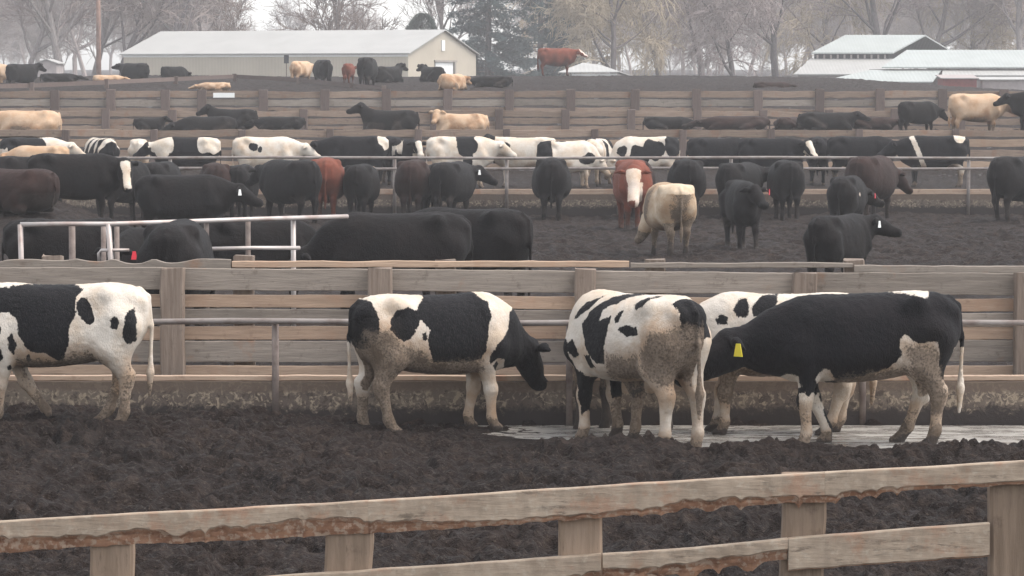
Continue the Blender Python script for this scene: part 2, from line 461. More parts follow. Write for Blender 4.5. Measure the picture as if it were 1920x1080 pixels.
def post_mesh(cx, y0, y1, w, z0, z1, seed=0):
    """rough squared timber"""
    rnd = random.Random(seed)
    n = 7; V = []; Fc = []
    for i in range(n):
        z = z0 + (z1 - z0) * i / (n - 1)
        dx = rnd.uniform(-0.008, 0.008); k = 1 + rnd.uniform(-0.03, 0.03)
        c = 0.015
        a, b = cx + dx - w / 2 * k, cx + dx + w / 2 * k
        ring = [(a + c, y0), (b - c, y0), (b, y0 + c), (b, y1 - c), (b - c, y1), (a + c, y1), (a, y1 - c), (a, y0 + c)]
        V += [(x, y, z + (rnd.uniform(-0.012, 0.012) if i == n - 1 else 0)) for x, y in ring]
    for i in range(n - 1):
        for k in range(8): Fc.append((i*8+k, i*8+(k+1) % 8, (i+1)*8+(k+1) % 8, (i+1)*8+k))
    Fc.append(tuple(reversed(range(8)))); Fc.append(tuple((n-1)*8+k for k in range(8)))
    me = bpy.data.meshes.new('post'); me.from_pydata(V, [], Fc); me.update(); return me

# foreground fence --------------------------------------------------
def chewed_board(edge_pts, D, th, seed, chew0, chew1, name, parent, splits):
    """rail whose lower edge cattle have gnawed away: flat weathered face above, hollowed red wood below"""
    px = np.array([p[0] for p in edge_pts], float)
    tz = np.array([WZ(p[1], D) for p in edge_pts]); bz = np.array([WZ(p[2], D) for p in edge_pts]); X = np.array([WX(p, D) for p in px])
    for si, (xa, xb) in enumerate(splits):
        xa, xb = WX(xa, D), WX(xb, D)
        n = int((xb - xa) / 0.008)
        xs = np.linspace(xa, xb, n)
        hi = np.interp(xs, X, tz) + 0.005 * (vnoise(xs * 6, xs * 0, seed) - 0.5)
        lo = np.interp(xs, X, bz)
        h = hi - lo
        sc = np.abs(2 * vnoise(xs * 3.4, xs * 0 + 2, seed + 1) - 1)
        sc2 = np.abs(2 * vnoise(xs * 9.5, xs * 0 + 2, seed + 2) - 1)
        sc = np.minimum(1, sc * 1.5) ** .7; sc2 = np.minimum(1, sc2 * 1.5) ** .7
        right = sstep(-1.2, 2.2, xs)
        env = 0.55 + 0.45 * vnoise(xs * 1.1, xs * 0 + 8, seed + 9)
        broad = sstep(.25, .75, vnoise(xs * 1.7, xs * 0 + 5, seed + 12)); fine = vnoise(xs * 24, xs * 0 + 1, seed + 13) - .5
        spots = sstep(.35, .65, vnoise(xs * 1.3, xs * 0 + 11, seed + 14))
        depth = chew0 + (chew1 - chew0) * env * (1 - .5 * right) * (0.50 * broad + 0.28 * spots * sc2 + .16 * sc + .10 * fine)       # share of the height gnawed hollow
        line = lo + h * np.clip(depth, 0.02, 0.95)
        low = lo + (line - lo) * (0.10 + .5 * right) * (0.3 + .7 * sc2) + h * .03 * fine
        line = np.maximum(line, low + 0.004)
        rows, chew = [], []
        def row(y, z, c): rows.append((np.broadcast_to(np.asarray(D + y, float), xs.shape), z)); chew.append(np.broadcast_to(np.asarray(c, float), xs.shape))
        row(th, hi, -0.05); row(0.004, hi, -0.05)
        rough = 0.006 * (vnoise(xs * 20, xs * 0 + 4, seed + 4) - 0.5)
        row(0.0, hi - 0.006, -0.05)
        row(0.0 + rough, hi * 0.6 + line * 0.4, -0.05 + 0 * xs)
        row(0.0 + rough, line + 0.006, -0.012)
        row(0.005, line, 0.003)
        rec = np.minimum(0.034, 0.5 * (line - low))
        for k in (0.33, 0.66):
            nz = 0.012 * (vnoise(xs * 16, xs * 0 + k * 9, seed + 6) - 0.5)
            row(0.005 + rec * (k ** 0.7) + nz * np.minimum(1, rec / 0.03), line + (low - line) * k, 0.03)
        row(0.006 + rec, low, 0.03)
        row(th, low + 0.004, 0.03)
        V = np.concatenate([np.stack([xs, a, b], 1) for a, b in rows]); A = np.concatenate(chew)
        k = len(rows); i = np.arange(n - 1); Q = []
        for r in range(k):
            a, b = r * n, ((r + 1) % k) * n
            Q.append(np.stack([a + i, b + i, b + i + 1, a + i + 1], 1))
        me = np_mesh('board', V, np.concatenate(Q), False, {'chew': A})
        link(name, me, CHEW, parent)

def front_fence():
    D = 17.5
    f = empty('rail_fence', (WX(960, D), D, -0.1))
    f['label'] = 'nearest wooden fence with cattle gnawed rails along the bottom of the picture'; f['category'] = 'fence'
    g = Vector((-f.location.x, -f.location.y, 0.1))
    def own(o):
        o.location = g
    kids = []
    e1 = [(-500, 1000, 1066), (0, 978, 1041), (160, 968, 1029), (640, 943, 1008), (1100, 913, 977), (1300, 901, 968), (1540, 886, 958), (1600, 883, 944), (1760, 875, 926), (1920, 865, 916), (2400, 838, 890)]
    n0 = set(COL.objects)
    chewed_board(e1, D, 0.05, 11, 0.08, 1.0, 'rail', f, [(-420, 688.8), (689.2, 1548.8), (1549.2, 2380)])
    e2 = [(-500, 1150, 1220), (560, 1078, 1150), (1040, 1046, 1112), (1300, 1028, 1092), (1500, 1008, 1070), (1860, 981, 1044), (2400, 945, 1000)]
    chewed_board(e2, D + 0.005, 0.05, 31, 0.06, 1.0, 'rail', f, [(-420, 1128)])
    chewed_board(e2, D + 0.005, 0.05, 38, 0.45, 1.0, 'rail', f, [(1131, 1480)])
    chewed_board(e2, D + 0.005, 0.05, 47, 0.0, 0.05, 'rail', f, [(1481, 1860)])
    for i, (a, b, yt) in enumerate(((160, 241, 962), (605, 696, 938), (1047, 1131, 908), (1470, 1552, 880), (1863, 1950, 862), (-280, -200, 985))):
        xc = (WX(a, D) + WX(b, D)) / 2
        y0 = D + 0.058
        zt = WZ(yt, D + 0.1)
        if a == 1863: y0 = D + 0.056
        link('post', post_mesh(xc, y0, y0 + 0.13, WX(b, D) - WX(a, D), -0.15, zt - 0.03, i), WOOD_FG, f)
    for o in set(COL.objects) - n0: own(o)
WOOD_FG = wood_mat('weathered_post_wood', (0.286, 0.209, 0.152), (0.205, 0.148, 0.106), (0.081, 0.053, 0.038), (0.227, 0.138, 0.085), grain=(1, 12, 12), redth=0.62, axis_z=True)
front_fence()

# middle fence behind near trough -----------------------------------
def parented(root, fn):
    n0 = set(COL.objects)
    fn()
    for o in set(COL.objects) - n0:
        if o.parent is root: o.location = -Vector(root.location)

def mid_fence():
    D = 33.6
    f = empty('board_fence', (0, D, 0)); f['label'] = 'grey board fence on square posts behind the near feed trough'; f['category'] = 'fence'
    def go():
        z = lambda y: WZ(y, D)
        joints = [-420, -60, 322, 712, 1098, 1510, 1915, 2330]
        def run(yt, yb, mat, y, sd, tilt=0, **kw):
            for i in range(len(joints) - 1):
                a, b = joints[i], joints[i + 1]
                k = lambda p: 10 * sstep(300, 1915, np.array(p)) if tilt else 0
                ja, jb = float(k(a)), float(k(b))
                rnd = random.Random(sd * 31 + i); dz = rnd.uniform(-1.5, 1.5)
                link('board', board_mesh(WX(a, D) + 0.004, WX(b, D) - 0.004, z(yb + ja + dz), z(yt + ja + dz), z(yb + jb + dz), z(yt + jb + dz), D + y, seed=sd * 17 + i, **kw), mat, f)
        run(503, 544, WOOD_MID, 0.0, 1, 1)
        run(552, 576, WOOD_LITE, 0.012, 2, 1)
        run(578, 604, WOOD_MID, 0.004, 3, 1)
        run(612, 637, WOOD_LITE, 0.014, 4)
        run(639, 679, WOOD_MID, 0.0, 5)
        run(685, 703, WOOD_LITE, 0.006, 6)
        # cap planks, chewed at the left
        for a, b, m, ch, yt, yb in ((-420, 432, WOOD_MID, 0.055, 486, 512), (434, 1180, WOOD_LITE, 0.004, 490, 502), (1183, 1600, WOOD_MID, 0.004, 493, 503), (1603, 2330, WOOD_MID, 0.008, 497, 512)):
            link('cap_board', board_mesh(WX(a, D), WX(b, D), z(yb), z(yt), z(yb + (4 if a > 1500 else 0)), z(yt + (6 if a > 1500 else 0)), D + 0.062, th=0.06, seed=a + 900, chew_top=ch), m, f)
        for i, (p, wd) in enumerate(((322, 44), (712, 45), (1098, 40), (1510, 45), (-60, 45), (1925, 40))):
            link('post', post_mesh(WX(p, D - 0.2), D - 0.20, D - 0.018, wd / 185, 0.0, WZ(504 + (8 if p > 1400 else 0), D - 0.2), 50 + i), WOOD_POST, f)
        for i, p in enumerate((95, 455, 835, 1230, 1605)):
            link('post', post_mesh(WX(p, D), D + 0.14, D + 0.30, 0.21, 0.0, WZ(481 + (i > 1) * 8, D), 70 + i), WOOD_POST, f)
    parented(f, go)
mid_fence()

# feed troughs and their pipe rails ----------------------------------
FEED = flat_mat('brown_feed', (0.20, 0.15, 0.11), 0.95, 0.1, 0.25, 9, dark=(0.10, 0.07, 0.05))
CAPW = wood_mat('trough_edge_wood', (0.420, 0.315, 0.239), (0.340, 0.247, 0.184), (0.170, 0.107, 0.078), (0.340, 0.194, 0.129), redth=0.6)
def wobbly_wall(x0, x1, y0, y1, z0, z1, seed, step=0.12, nz=6):
    """cast wall with a slightly uneven face"""
    n = int((x1 - x0) / step); xs = np.linspace(x0, x1, n); zs = np.linspace(z0, z1, nz)
    Xg, Zg = np.meshgrid(xs, zs)
    Yf = y0 + 0.02 * (vnoise(Xg * 1.4, Zg * 3, seed) - 0.5)
    Vf = np.stack([Xg, Yf, Zg + 0.01 * (vnoise(Xg * 2, Zg * 0, seed + 1) - 0.5) * (Zg > z1 - 0.01)], -1).reshape(-1, 3)
    Vb = np.stack([xs, np.full(n, y1), np.full(n, z1)], 1); Vb2 = np.stack([xs, np.full(n, y1), np.full(n, z0)], 1)
    V = np.concatenate([Vf, Vb, Vb2]); i = np.arange((nz + 2) * n).reshape(nz + 2, n)
    Q = np.stack([i[:-1, :-1], i[:-1, 1:], i[1:, 1:], i[1:, :-1]], -1).reshape(-1, 4)
    return np_mesh('wall', V, Q, False)
def trough(D, x0, x1, z0, zf, depth, label, capw, seed):
    t = empty('feed_trough', ((x0 + x1) / 2, D, z0)); t['label'] = label; t['category'] = 'feed trough'
    def go():
        link('front_wall', wobbly_wall(x0, x1, D, D + 0.14, z0 - 0.1, zf, seed), CONC, t)
        link('edge_board', board_mesh(x0, x1, zf + 0.004, zf + capw, zf + 0.004, zf + capw, D + 0.05, th=0.09, seed=seed + 5, step=0.1), CAPW, t)
        b = MB(); b.box((x0, D + depth, z0 - 0.1), (x1, D + depth + 0.14, zf - 0.12)); b.build('back_wall', CONC, t)
        n = int((x1 - x0) / 0.12); xs = np.linspace(x0, x1, n); ysr = np.linspace(D + 0.145, D + depth - 0.005, 8)
        Xg, Yg = np.meshgrid(xs, ysr); Zg = z0 + 0.2 + 0.10 * (vnoise(Xg * 1.2, Yg * 2, seed) - 0.5) + 0.05 * (vnoise(Xg * 6, Yg * 6, seed) - 0.5)
        i = np.arange(8 * n).reshape(8, n); Q = np.stack([i[:-1, :-1], i[:-1, 1:], i[1:, 1:], i[1:, :-1]], -1).reshape(-1, 4)
        link('feed', np_mesh('feed', np.stack([Xg, Yg, Zg], -1).reshape(-1, 3), Q), FEED, t)
    parented(t, go)
trough(31.5, -8.5, 8.5, 0.0, 0.425, 1.6, 'near concrete feed trough splashed with mud behind the front Holsteins', 0.055, 5)
trough(82.0, -20, 20, -0.08, 0.47, 1.6, 'far concrete feed trough where the black cattle line up to eat', 0.13, 25)

def pipe_rail(name, label, D, rails, posts, zb, r, x0, x1, mat, pmat, pr=None):
    t = empty(name, (0, D, zb)); t['label'] = label; t['category'] = 'pipe rail'
    def go():
        for y in rails:
            m = MB(); pts = []
            for k in range(13):
                x = x0 + (x1 - x0) * k / 12; pts.append((x, D, WZ(y, D) + 0.012 * math.sin(k * 1.7 + y)))
            m.tube(pts, r, 10); m.build('rail', mat, t, True)
        for p in posts:
            x = WX(p, D); m = MB(); m.tube([(x, D + r + (pr or r), zb), (x, D + r + (pr or r), WZ(rails[0], D) + 0.0)], pr or r, 10); m.build('post', pmat, t, True)
    parented(t, go)
    return t
pipe_rail('pipe_rail', 'grey pipe rail above the near trough in front of the board fence', 31.45, [604], [-38, 515, 1068, 1620, 2172], 0.0, 0.029, -8, 8, PIPE, PIPE_R, 0.034)
pipe_rail('pipe_rail', 'double grey pipe rail above the far trough between black cattle and Holsteins', 81.9, [296, 316], [110, 320, 530, 740, 950, 1160, 1370, 1600, 1815, 2030], -0.1, 0.036, -19, 19, PIPE, PIPE, 0.045)

# bright pipe corral panel in the second pen
def corral_panel():
    D = 40.5
    t = empty('corral_fence', (WX(300, D), D, 0)); t['label'] = 'bright bare pipe panel fence among black cattle at left'; t['category'] = 'pipe fence'
    def go():
        def tb(n, pts, r, mat=PIPE_W):
            m = MB(); m.tube([W(x, y, d) for x, y, d in pts], r, 10); m.build(n, mat, t, True)
        tb('top_rail', [(38, 421, D), (120, 420, D), (207, 420, D), (330, 416, D + .6), (470, 411, D + 1.2), (652, 406, D + 2)], 0.029)
        def post(x, y, D2, lean=0, mat=PIPE_W, r=0.032):
            a = W(x, y, D2); m = MB(); m.tube([(a.x + lean, D2, 0), (a.x, D2, a.z)], r, 10); m.build('post', mat, t, True)
        post(38, 421, D, 0.03); post(135, 421, D + .25, 0, PIPE_R, 0.04); post(203, 420, D, 0.10, PIPE_W, 0.034); post(194, 425, D + 1.5, 0, PIPE_R)
        post(219, 425, D + 1.5, 0, PIPE_R); post(387, 414, D + .9, 0, PIPE_R); post(465, 412, D + 1.3, 0, PIPE_R); post(550, 409, D + 1.6, 0, PIPE_W)
        tb('lower_rail', [(386, 467, D + 1), (470, 465, D + 1.2), (562, 465, D + 1.5)], 0.026)
        tb('bent_rail', [(186, 492, D), (185, 475, D), (190, 469, D), (242, 469, D)], 0.02)
    parented(t, go)
corral_panel()

# far fences ------------------------------------------------------------
def far_fence(label, D, posts, rows, mats, pw, zb, ptop, x0=-260, x1=2180, extra=None):
    f = empty('board_fence', (0, D, zb)); f['label'] = label; f['category'] = 'fence'
    def go():
        st = [x0] + [p for p in posts] + [x1]
        for r, (yt, yb, off) in enumerate(rows):
            for i in range(len(st) - 1):
                rnd = random.Random(D * 7 + r * 91 + i); d1, d2 = rnd.uniform(-1, 1), rnd.uniform(-1, 1)
                if rnd.random() < 0.05: d2 += 5
                link('board', board_mesh(WX(st[i], D) + .01, WX(st[i+1], D) - .01, WZ(yb + d1, D), WZ(yt + d1, D), WZ(yb + d2, D), WZ(yt + d2, D), D + off, th=0.05, seed=int(D) + r * 40 + i, jit=0.02, step=0.3), mats[r % len(mats)], f)
        for i, p in enumerate(posts):
            link('post', post_mesh(WX(p, D - .2), D - 0.2, D - 0.012, pw, zb - 0.2, WZ(ptop + random.Random(p).uniform(-1.5, 1), D - .2), int(D) + i), WOOD_FARPOST, f)
        if extra: extra(f)
    parented(f, go)
def white_plank(f):
    m = MB(); a, b = W(400, 174, 131.7), W(440, 183, 131.7); m.box((a.x, 131.62, b.z), (b.x, 131.66, a.z)); o = m.build('white_board', TAG_W, f); o['label'] = 'short white board on the rail'
far_fence('highest board fence across the picture below the far yard', 132.0, [-10, 105, 210, 312, 380, 495, 610, 725, 840, 955, 1070, 1190, 1305, 1420, 1535, 1648, 1765, 1880, 1995],
          [(171, 183, 0), (187, 199, .004), (202, 214, 0)], [WOOD_FAR, WOOD_MID], 0.36, 1.9, 168, extra=white_plank)
far_fence('low board fence behind the lying cattle in the third pen', 124.5, [-50, 75, 200, 325, 447, 570, 692, 815, 936, 1060, 1183, 1307, 1430, 1553, 1676, 1800, 1925],
          [(208, 219, 0), (222, 233, .004), (236, 247, 0)], [WOOD_FAR], 0.30, 1.3, 206)
far_fence('brown board fence just behind the row of far Holsteins', 105.0, [-40, 125, 290, 455, 620, 785, 950, 1115, 1280, 1445, 1610, 1790, 1960],
          [(244, 257, 0), (262, 276, .004), (282, 297, 0), (303, 318, .003), (323, 338, 0)], [WOOD_FAR, WOOD_LITE], 0.22, 0.35, 243)
def yard_rail():
    f = empty('rail_fence', (W(200, 150, 150).x, 150, 2.9)); f['label'] = 'dark rail fence slanting across the left of the far yard'; f['category'] = 'fence'
    def go():
        pts = [(-120, 164, 138), (60, 160, 141), (200, 154, 147), (330, 148, 154), (440, 143, 162), (560, 150, 158), (660, 160, 148), (720, 166, 142)]
        for k in range(len(pts) - 1):
            for dz in (0, -0.42):
                a, b = W(*pts[k]), W(*pts[k + 1]); m = MB()
                m.hexa([(a.x, a.y, a.z - .10 + dz), (b.x, b.y, b.z - .10 + dz), (b.x, b.y + .05, b.z - .10 + dz), (a.x, a.y + .05, a.z - .10 + dz),
                        (a.x, a.y, a.z + .09 + dz), (b.x, b.y, b.z + .09 + dz), (b.x, b.y + .05, b.z + .09 + dz), (a.x, a.y + .05, a.z + .09 + dz)])
                m.build('rail', WOOD_FARPOST, f)
        for k, p in enumerate(pts):
            a = W(*p); link('post', post_mesh(a.x, a.y - .16, a.y - .01, 0.2, gz(a.x, a.y) - .3, a.z + .12, k), WOOD_FARPOST, f)
    parented(f, go)
yard_rail()

# ------------------------------------------------------------------ cattle
class SDF:
    def __init__(s, lo, hi, h):
        s.h = h; s.lo = np.array(lo, float)
        s.n = np.ceil((np.array(hi) - s.lo) / h).astype(int) + 1
        s.ax = [s.lo[k] + h * np.arange(s.n[k]) for k in range(3)]
        s.f = np.full(s.n, 9.0, np.float32)
    def sub(s, lo, hi):
        a = np.clip(np.floor((np.array(lo) - s.lo) / s.h).astype(int), 0, s.n - 1)
        b = np.clip(np.ceil((np.array(hi) - s.lo) / s.h).astype(int) + 1, 1, s.n)
        sl = tuple(slice(x, y) for x, y in zip(a, b))
        G = np.meshgrid(*[s.ax[k][sl[k]] for k in range(3)], indexing='ij')
        return sl, G
    def smin(s, sl, d, k):
        f = s.f[sl]
        h = np.clip(0.5 + 0.5 * (f - d) / k, 0, 1)
        s.f[sl] = f * (1 - h) + d * h - k * h * (1 - h)
    def cone(s, a, b, ra, rb, k=0.05, lat=None, sq=1.0):
        """round cone a-b, optionally squeezed by the factor sq along the lateral direction lat"""
        a, b = np.array(a, float), np.array(b, float); m = max(ra, rb) + k * 1.5 + 2 * s.h
        sl, (X, Y, Z) = s.sub(np.minimum(a, b) - m, np.maximum(a, b) + m)
        if X.size == 0: return
        px, py, pz = X - a[0], Y - a[1], Z - a[2]
        if lat is not None:
            l = np.array(lat, float); c = (px * l[0] + py * l[1] + pz * l[2]) * (sq - 1)
            px, py, pz = px + l[0] * c, py + l[1] * c, pz + l[2] * c
        d = b - a; dd = max(d @ d, 1e-9)
        t = np.clip((px * d[0] + py * d[1] + pz * d[2]) / dd, 0, 1)
        q = np.sqrt((px - d[0] * t) ** 2 + (py - d[1] * t) ** 2 + (pz - d[2] * t) ** 2) - (ra + (rb - ra) * t)
        if lat is not None: q = q / max(1.0, math.sqrt(sq))
        s.smin(sl, q, k)
    def chain(s, P, rr, k=0.05, **kw):
        for i in range(len(P) - 1): s.cone(P[i], P[i + 1], rr[i], rr[i + 1], k, **kw)
    def loft(s, st, ex=2.5, shift=0.0):
        """trunk: stations (x, top, bottom, half width)"""
        st = np.array(st, float); xs = s.ax[0]
        def ip(col):
            fine = np.linspace(st[0, 0], st[-1, 0], 200); v = np.interp(fine, st[:, 0], st[:, col])
            k = np.ones(15) / 15; v = np.convolve(np.pad(v, 7, 'edge'), k, 'valid'); v[0], v[-1] = st[0, col], st[-1, col]
            return np.interp(xs, fine, v)
        zt, zb, wd = ip(1), ip(2), ip(3)
        h = np.maximum((zt - zb) / 2, .02); zc = (zt + zb) / 2
        X, Y, Z = np.meshgrid(*s.ax, indexing='ij')
        hh, zz, ww = h[:, None, None], zc[:, None, None], np.maximum(wd, .02)[:, None, None]
        # narrower over the spine than at the belly
        tz = (Z - zz) / hh
        wl = ww * (1 - 0.10 * np.clip(tz, -1, 1))
        rho = (np.abs(Y / wl) ** ex + np.abs(tz) ** ex) ** (1 / ex)
        f = (rho - 1) * np.minimum(hh, ww)
        ox = np.maximum(np.maximum(st[0, 0] - xs, xs - st[-1, 0]), 0)[:, None, None]
        f = np.where(ox > 0, np.sqrt(np.maximum(f, 0) ** 2 + ox ** 2), f)
        s.f = np.minimum(s.f, f).astype(np.float32)
    def mesh(s):
        f = s.f.copy(); f[0] = f[-1] = 1; f[:, 0] = f[:, -1] = 1; f[:, :, 0] = f[:, :, -1] = 1
        g = f < 0; n = f.shape
        c = np.zeros((n[0]-1, n[1]-1, n[2]-1), np.int8)
        for a in (0, 1):
            for b in (0, 1):
                for d in (0, 1): c += g[a:n[0]-1+a, b:n[1]-1+b, d:n[2]-1+d]
        m = (c > 0) & (c < 8)
        I = np.stack(np.nonzero(m), 1); ids = np.full(m.shape, -1, np.int64); ids[m] = np.arange(len(I))
        pos = np.zeros((len(I), 3)); cnt = np.zeros(len(I))
        cor = [(a, b, d) for a in (0, 1) for b in (0, 1) for d in (0, 1)]
        for p in cor:
            for k in range(3):
                if p[k]: continue
                q = list(p); q[k] = 1
                fa = f[I[:, 0]+p[0], I[:, 1]+p[1], I[:, 2]+p[2]]; fb = f[I[:, 0]+q[0], I[:, 1]+q[1], I[:, 2]+q[2]]
                cr = (fa < 0) != (fb < 0); t = np.where(cr, fa / np.where(cr, fa - fb, 1), 0)
                e = np.array(p, float)[None, :].repeat(len(I), 0); e[:, k] = t
                pos += e * cr[:, None]; cnt += cr
        V = s.lo + (I + pos / cnt[:, None]) * s.h
        Q = []
        def cells(i, j, k): return ids[i, j, k]
        for ax in range(3):
            o1, o2 = (ax + 1) % 3, (ax + 2) % 3
            sl0 = [slice(1, -1)] * 3; sl1 = [slice(1, -1)] * 3
            sl0[ax] = slice(0, -1); sl1[ax] = slice(1, None)
            A, B = g[tuple(sl0)], g[tuple(sl1)]
            E = np.stack(np.nonzero(A != B), 1); ins = A[tuple(E.T)]
            off = np.array([1, 1, 1]); off[ax] = 0; E = E + off
            def c4(d1, d2):
                e = E.copy(); e[:, o1] -= d1; e[:, o2] -= d2; return ids[tuple(e.T)]
            q = np.stack([c4(1, 1), c4(0, 1), c4(0, 0), c4(1, 0)], 1)
            q[~ins] = q[~ins][:, ::-1]; Q.append(q)
        Q = np.concatenate(Q)
        # light smoothing
        for _ in range(2):
            acc = np.zeros_like(V); cn = np.zeros(len(V))
            for a in range(4):
                b = (a + 1) % 4
                np.add.at(acc, Q[:, a], V[Q[:, b]]); np.add.at(acc, Q[:, b], V[Q[:, a]])
                np.add.at(cn, Q[:, a], 1); np.add.at(cn, Q[:, b], 1)
            V = V * 0.55 + 0.45 * acc / cn[:, None]
        return V, Q

def poly_sdf(P, poly):
    """signed distance (positive inside) of points P (n,2) to a closed polygon"""
    poly = np.array(poly, float); n = len(poly); best = np.full(len(P), 1e9); ins = np.zeros(len(P), bool)
    for i in range(n):
        a, b = poly[i], poly[(i + 1) % n]; d = b - a; dd = max(d @ d, 1e-12)
        t = np.clip(((P - a) @ d) / dd, 0, 1); q = P - a - t[:, None] * d
        best = np.minimum(best, np.hypot(q[:, 0], q[:, 1]))
        c = (a[1] > P[:, 1]) != (b[1] > P[:, 1])
        with np.errstate(divide='ignore', invalid='ignore'):
            xi = a[0] + (P[:, 1] - a[1]) / (b[1] - a[1] if b[1] != a[1] else 1e-9) * d[0]
        ins ^= c & (P[:, 0] < xi)
    return np.where(ins, best, -best)

def cow_body(vox=0.03, neck=(18, 0), head=(-38, 0), nlen=0.50, legs=None, fat=1.0, lying=False, tail=0.0, seed=0, ears=True, legsplay=0.0, dewlap=1.0, deep=0.0, hs=1.0, wd_=0.0):
    """returns vertices, quads and the named points of one animal, facing +X, hooves at z=0, about 1.41 m at the withers"""
    legs = legs or {}
    nd = Vector((math.cos(R(neck[0])) * math.cos(R(neck[1])), math.cos(R(neck[0])) * math.sin(R(neck[1])), math.sin(R(neck[0]))))
    hy = neck[1] + head[1]
    hd = Vector((math.cos(R(head[0])) * math.cos(R(hy)), math.cos(R(head[0])) * math.sin(R(hy)), math.sin(R(head[0]))))
    dz = -0.60 if lying else 0.0
    S = Vector((0.62, 0, 1.09 + dz + wd_)); S0 = Vector((0.46, 0, 1.06 + dz + wd_))
    poll = S + nd * nlen
    lat = Vector((-math.sin(R(hy)), math.cos(R(hy)), 0)); nlat = Vector((-math.sin(R(neck[1])), math.cos(R(neck[1])), 0))
    up = hd.cross(lat); up = up if up.z > 0 or abs(up.z) < 1e-3 else -up
    if hd.z < -0.9: pass
    muz = poll + hd * 0.46 * hs
    lo = np.array([min(-1.08, poll.x - .25, muz.x - .15), min(-.46, poll.y - .3, muz.y - .2), min(-0.02, muz.z - .12)])
    hi = np.array([max(.98, poll.x + .25, muz.x + .15), max(.46, poll.y + .3, muz.y + .2), max(1.5 + dz, poll.z + .25)])
    if lying: lo[1] -= .15; hi[1] += .15
    s = SDF(lo - .04, hi + .04, vox)
    b = 1.0
    st = [(-.87, 1.20, 1.00, .09), (-.82, 1.31, .84, .17), (-.70, 1.385, .72, .235), (-.48, 1.405, .66, .285), (-.22, 1.385, .605, .315), (.05, 1.38, .575, .335),
          (.28, 1.385, .57, .318), (.48, 1.40, .595, .280), (.64, 1.375, .63, .235), (.78, 1.27, .70, .17), (.86, 1.16, .80, .09)]
    st = [(x, zt + dz, zb - deep * float(sstep(-.95, -.5, x) * (1 - sstep(.55, .9, x))) + (0.0 if not lying else 0.02) + dz, wd * fat * (1.16 if lying else 1)) for x, zt, zb, wd in st]
    if lying: st = [(x, zt, max(.02, zb), wd) for x, zt, zb, wd in st]
    st = [(x, zt + wd_ * float(sstep(-.1, .7, x)), zb, w2) for x, zt, zb, w2 in st]
    s.loft(st)
    # hip hooks, pin bones, shoulder blades
    for sg in (-1, 1):
        s.cone((-.47, sg*.20*fat, 1.30 + dz), (-.40, sg*.20*fat, 1.27 + dz), .075, .06, .10)
        s.cone((-.80, sg*.10, 1.22 + dz), (-.74, sg*.12, 1.24 + dz), .06, .06, .08)
        s.cone((.50, sg*.165*fat, 1.18 + dz + wd_), (.60, sg*.185*fat, .86 + dz), .075, .13, .10)
    s.cone((.30, 0, 1.32 + dz + wd_ * .4), (.56, 0, 1.325 + dz + wd_), .045, .045, .06)
    # brisket
    s.cone((.60, 0, .74 + dz), (.82, 0, .80 + dz), .14, .11, .12)
    # neck and head
    s.cone(S0, S + nd * (nlen * .25), .255, .21, .10, nlat, 1.30)
    s.cone(S + nd * (nlen * .15) + Vector((0, 0, -.04)), poll - nd * .02 - up * .03, .24, .155, .12, nlat, 1.4)
    thr = poll * .45 + S * .55 + Vector((0, 0, -.17)); 
    if dewlap: s.cone(Vector((.76, 0, .86 + dz)), thr, .12, .09, .14, nlat, 1.9); s.cone(thr, poll - up * .12 - nd * .08, .10, .07, .12, nlat, 1.7)
    s.cone(poll - up * .015, poll + hd * .20 - up * .02, .130 * hs, .126 * hs, .06, lat, 1.08)
    s.cone(poll + hd * .12 - up * .03, muz - up * .01, .118 * hs, .078 * hs, .05, lat, 1.05)
    s.cone(poll + hd * .07 - up * .11 * hs, muz - hd * .06 - up * .05, .085 * hs, .06 * hs, .05, lat, .95)
    s.cone(muz - hd * .01 - lat * .035, muz - hd * .01 + lat * .035, .072, .072, .03)
    s.cone(poll + up * .07 - lat * .03, poll + up * .07 + lat * .03, .06, .06, .06)
    earp = []
    if ears:
        for sg in (-1, 1):
            e0 = poll - hd * .0 + lat * sg * .10 * hs + up * .035
            e1 = e0 + lat * sg * .11 - hd * .03 - up * .02; e2 = e0 + lat * sg * .23 - up * .075 - hd * .035
            r = max(.029, vox * 1.15)
            s.cone(e0, e1, r * 1.0, r * 2.1, .03, hd, 1.5); s.cone(e1, e2, r * 2.1, r * .75, .02, hd, 1.5)
            earp.append(e1 * .4 + e2 * .6)
    # legs
    mr = max(1.0, vox / .024)
    if not lying:
        for side, sg in (('l', 1), ('r', -1)):
            d = legs.get('f' + side, 0.0); y = sg * (.155 + legsplay)
            s.chain([(.56, sg*.15, .92), (.50, sg*.165, .70), (.55 + d*.45, y, .415), (.545 + d*.9, y, .135), (.575 + d, y, .045)], [.15, .098, .062, .044, .056], .05)
            s.cone((.555 + d*.45, y, .43), (.56 + d*.5, y, .39), .066, .058, .03)
            s.cone((.585 + d, y, .03), (.625 + d, y, .025), .056, .045, .02)
            d = legs.get('h' + side, 0.0); y = sg * (.165 + legsplay)
            s.chain([(-.60, sg*.145, 1.02), (-.50, sg*.185, .76), (-.67 + d*.4, y, .50), (-.66 + d*.85, y, .15), (-.625 + d, y, .05)], [.20, .135, .068, .046, .057], .06)
            s.cone((-.72 + d*.4, y, .515), (-.70 + d*.4, y, .40), .045, .04, .04)
            s.cone((-.66, sg*.15, .95), (-.62 + d*.2, sg*.165, .66), .14, .085, .08)
            s.cone((-.61 + d, y, .03), (-.57 + d, y, .025), .058, .046, .02)
    else:
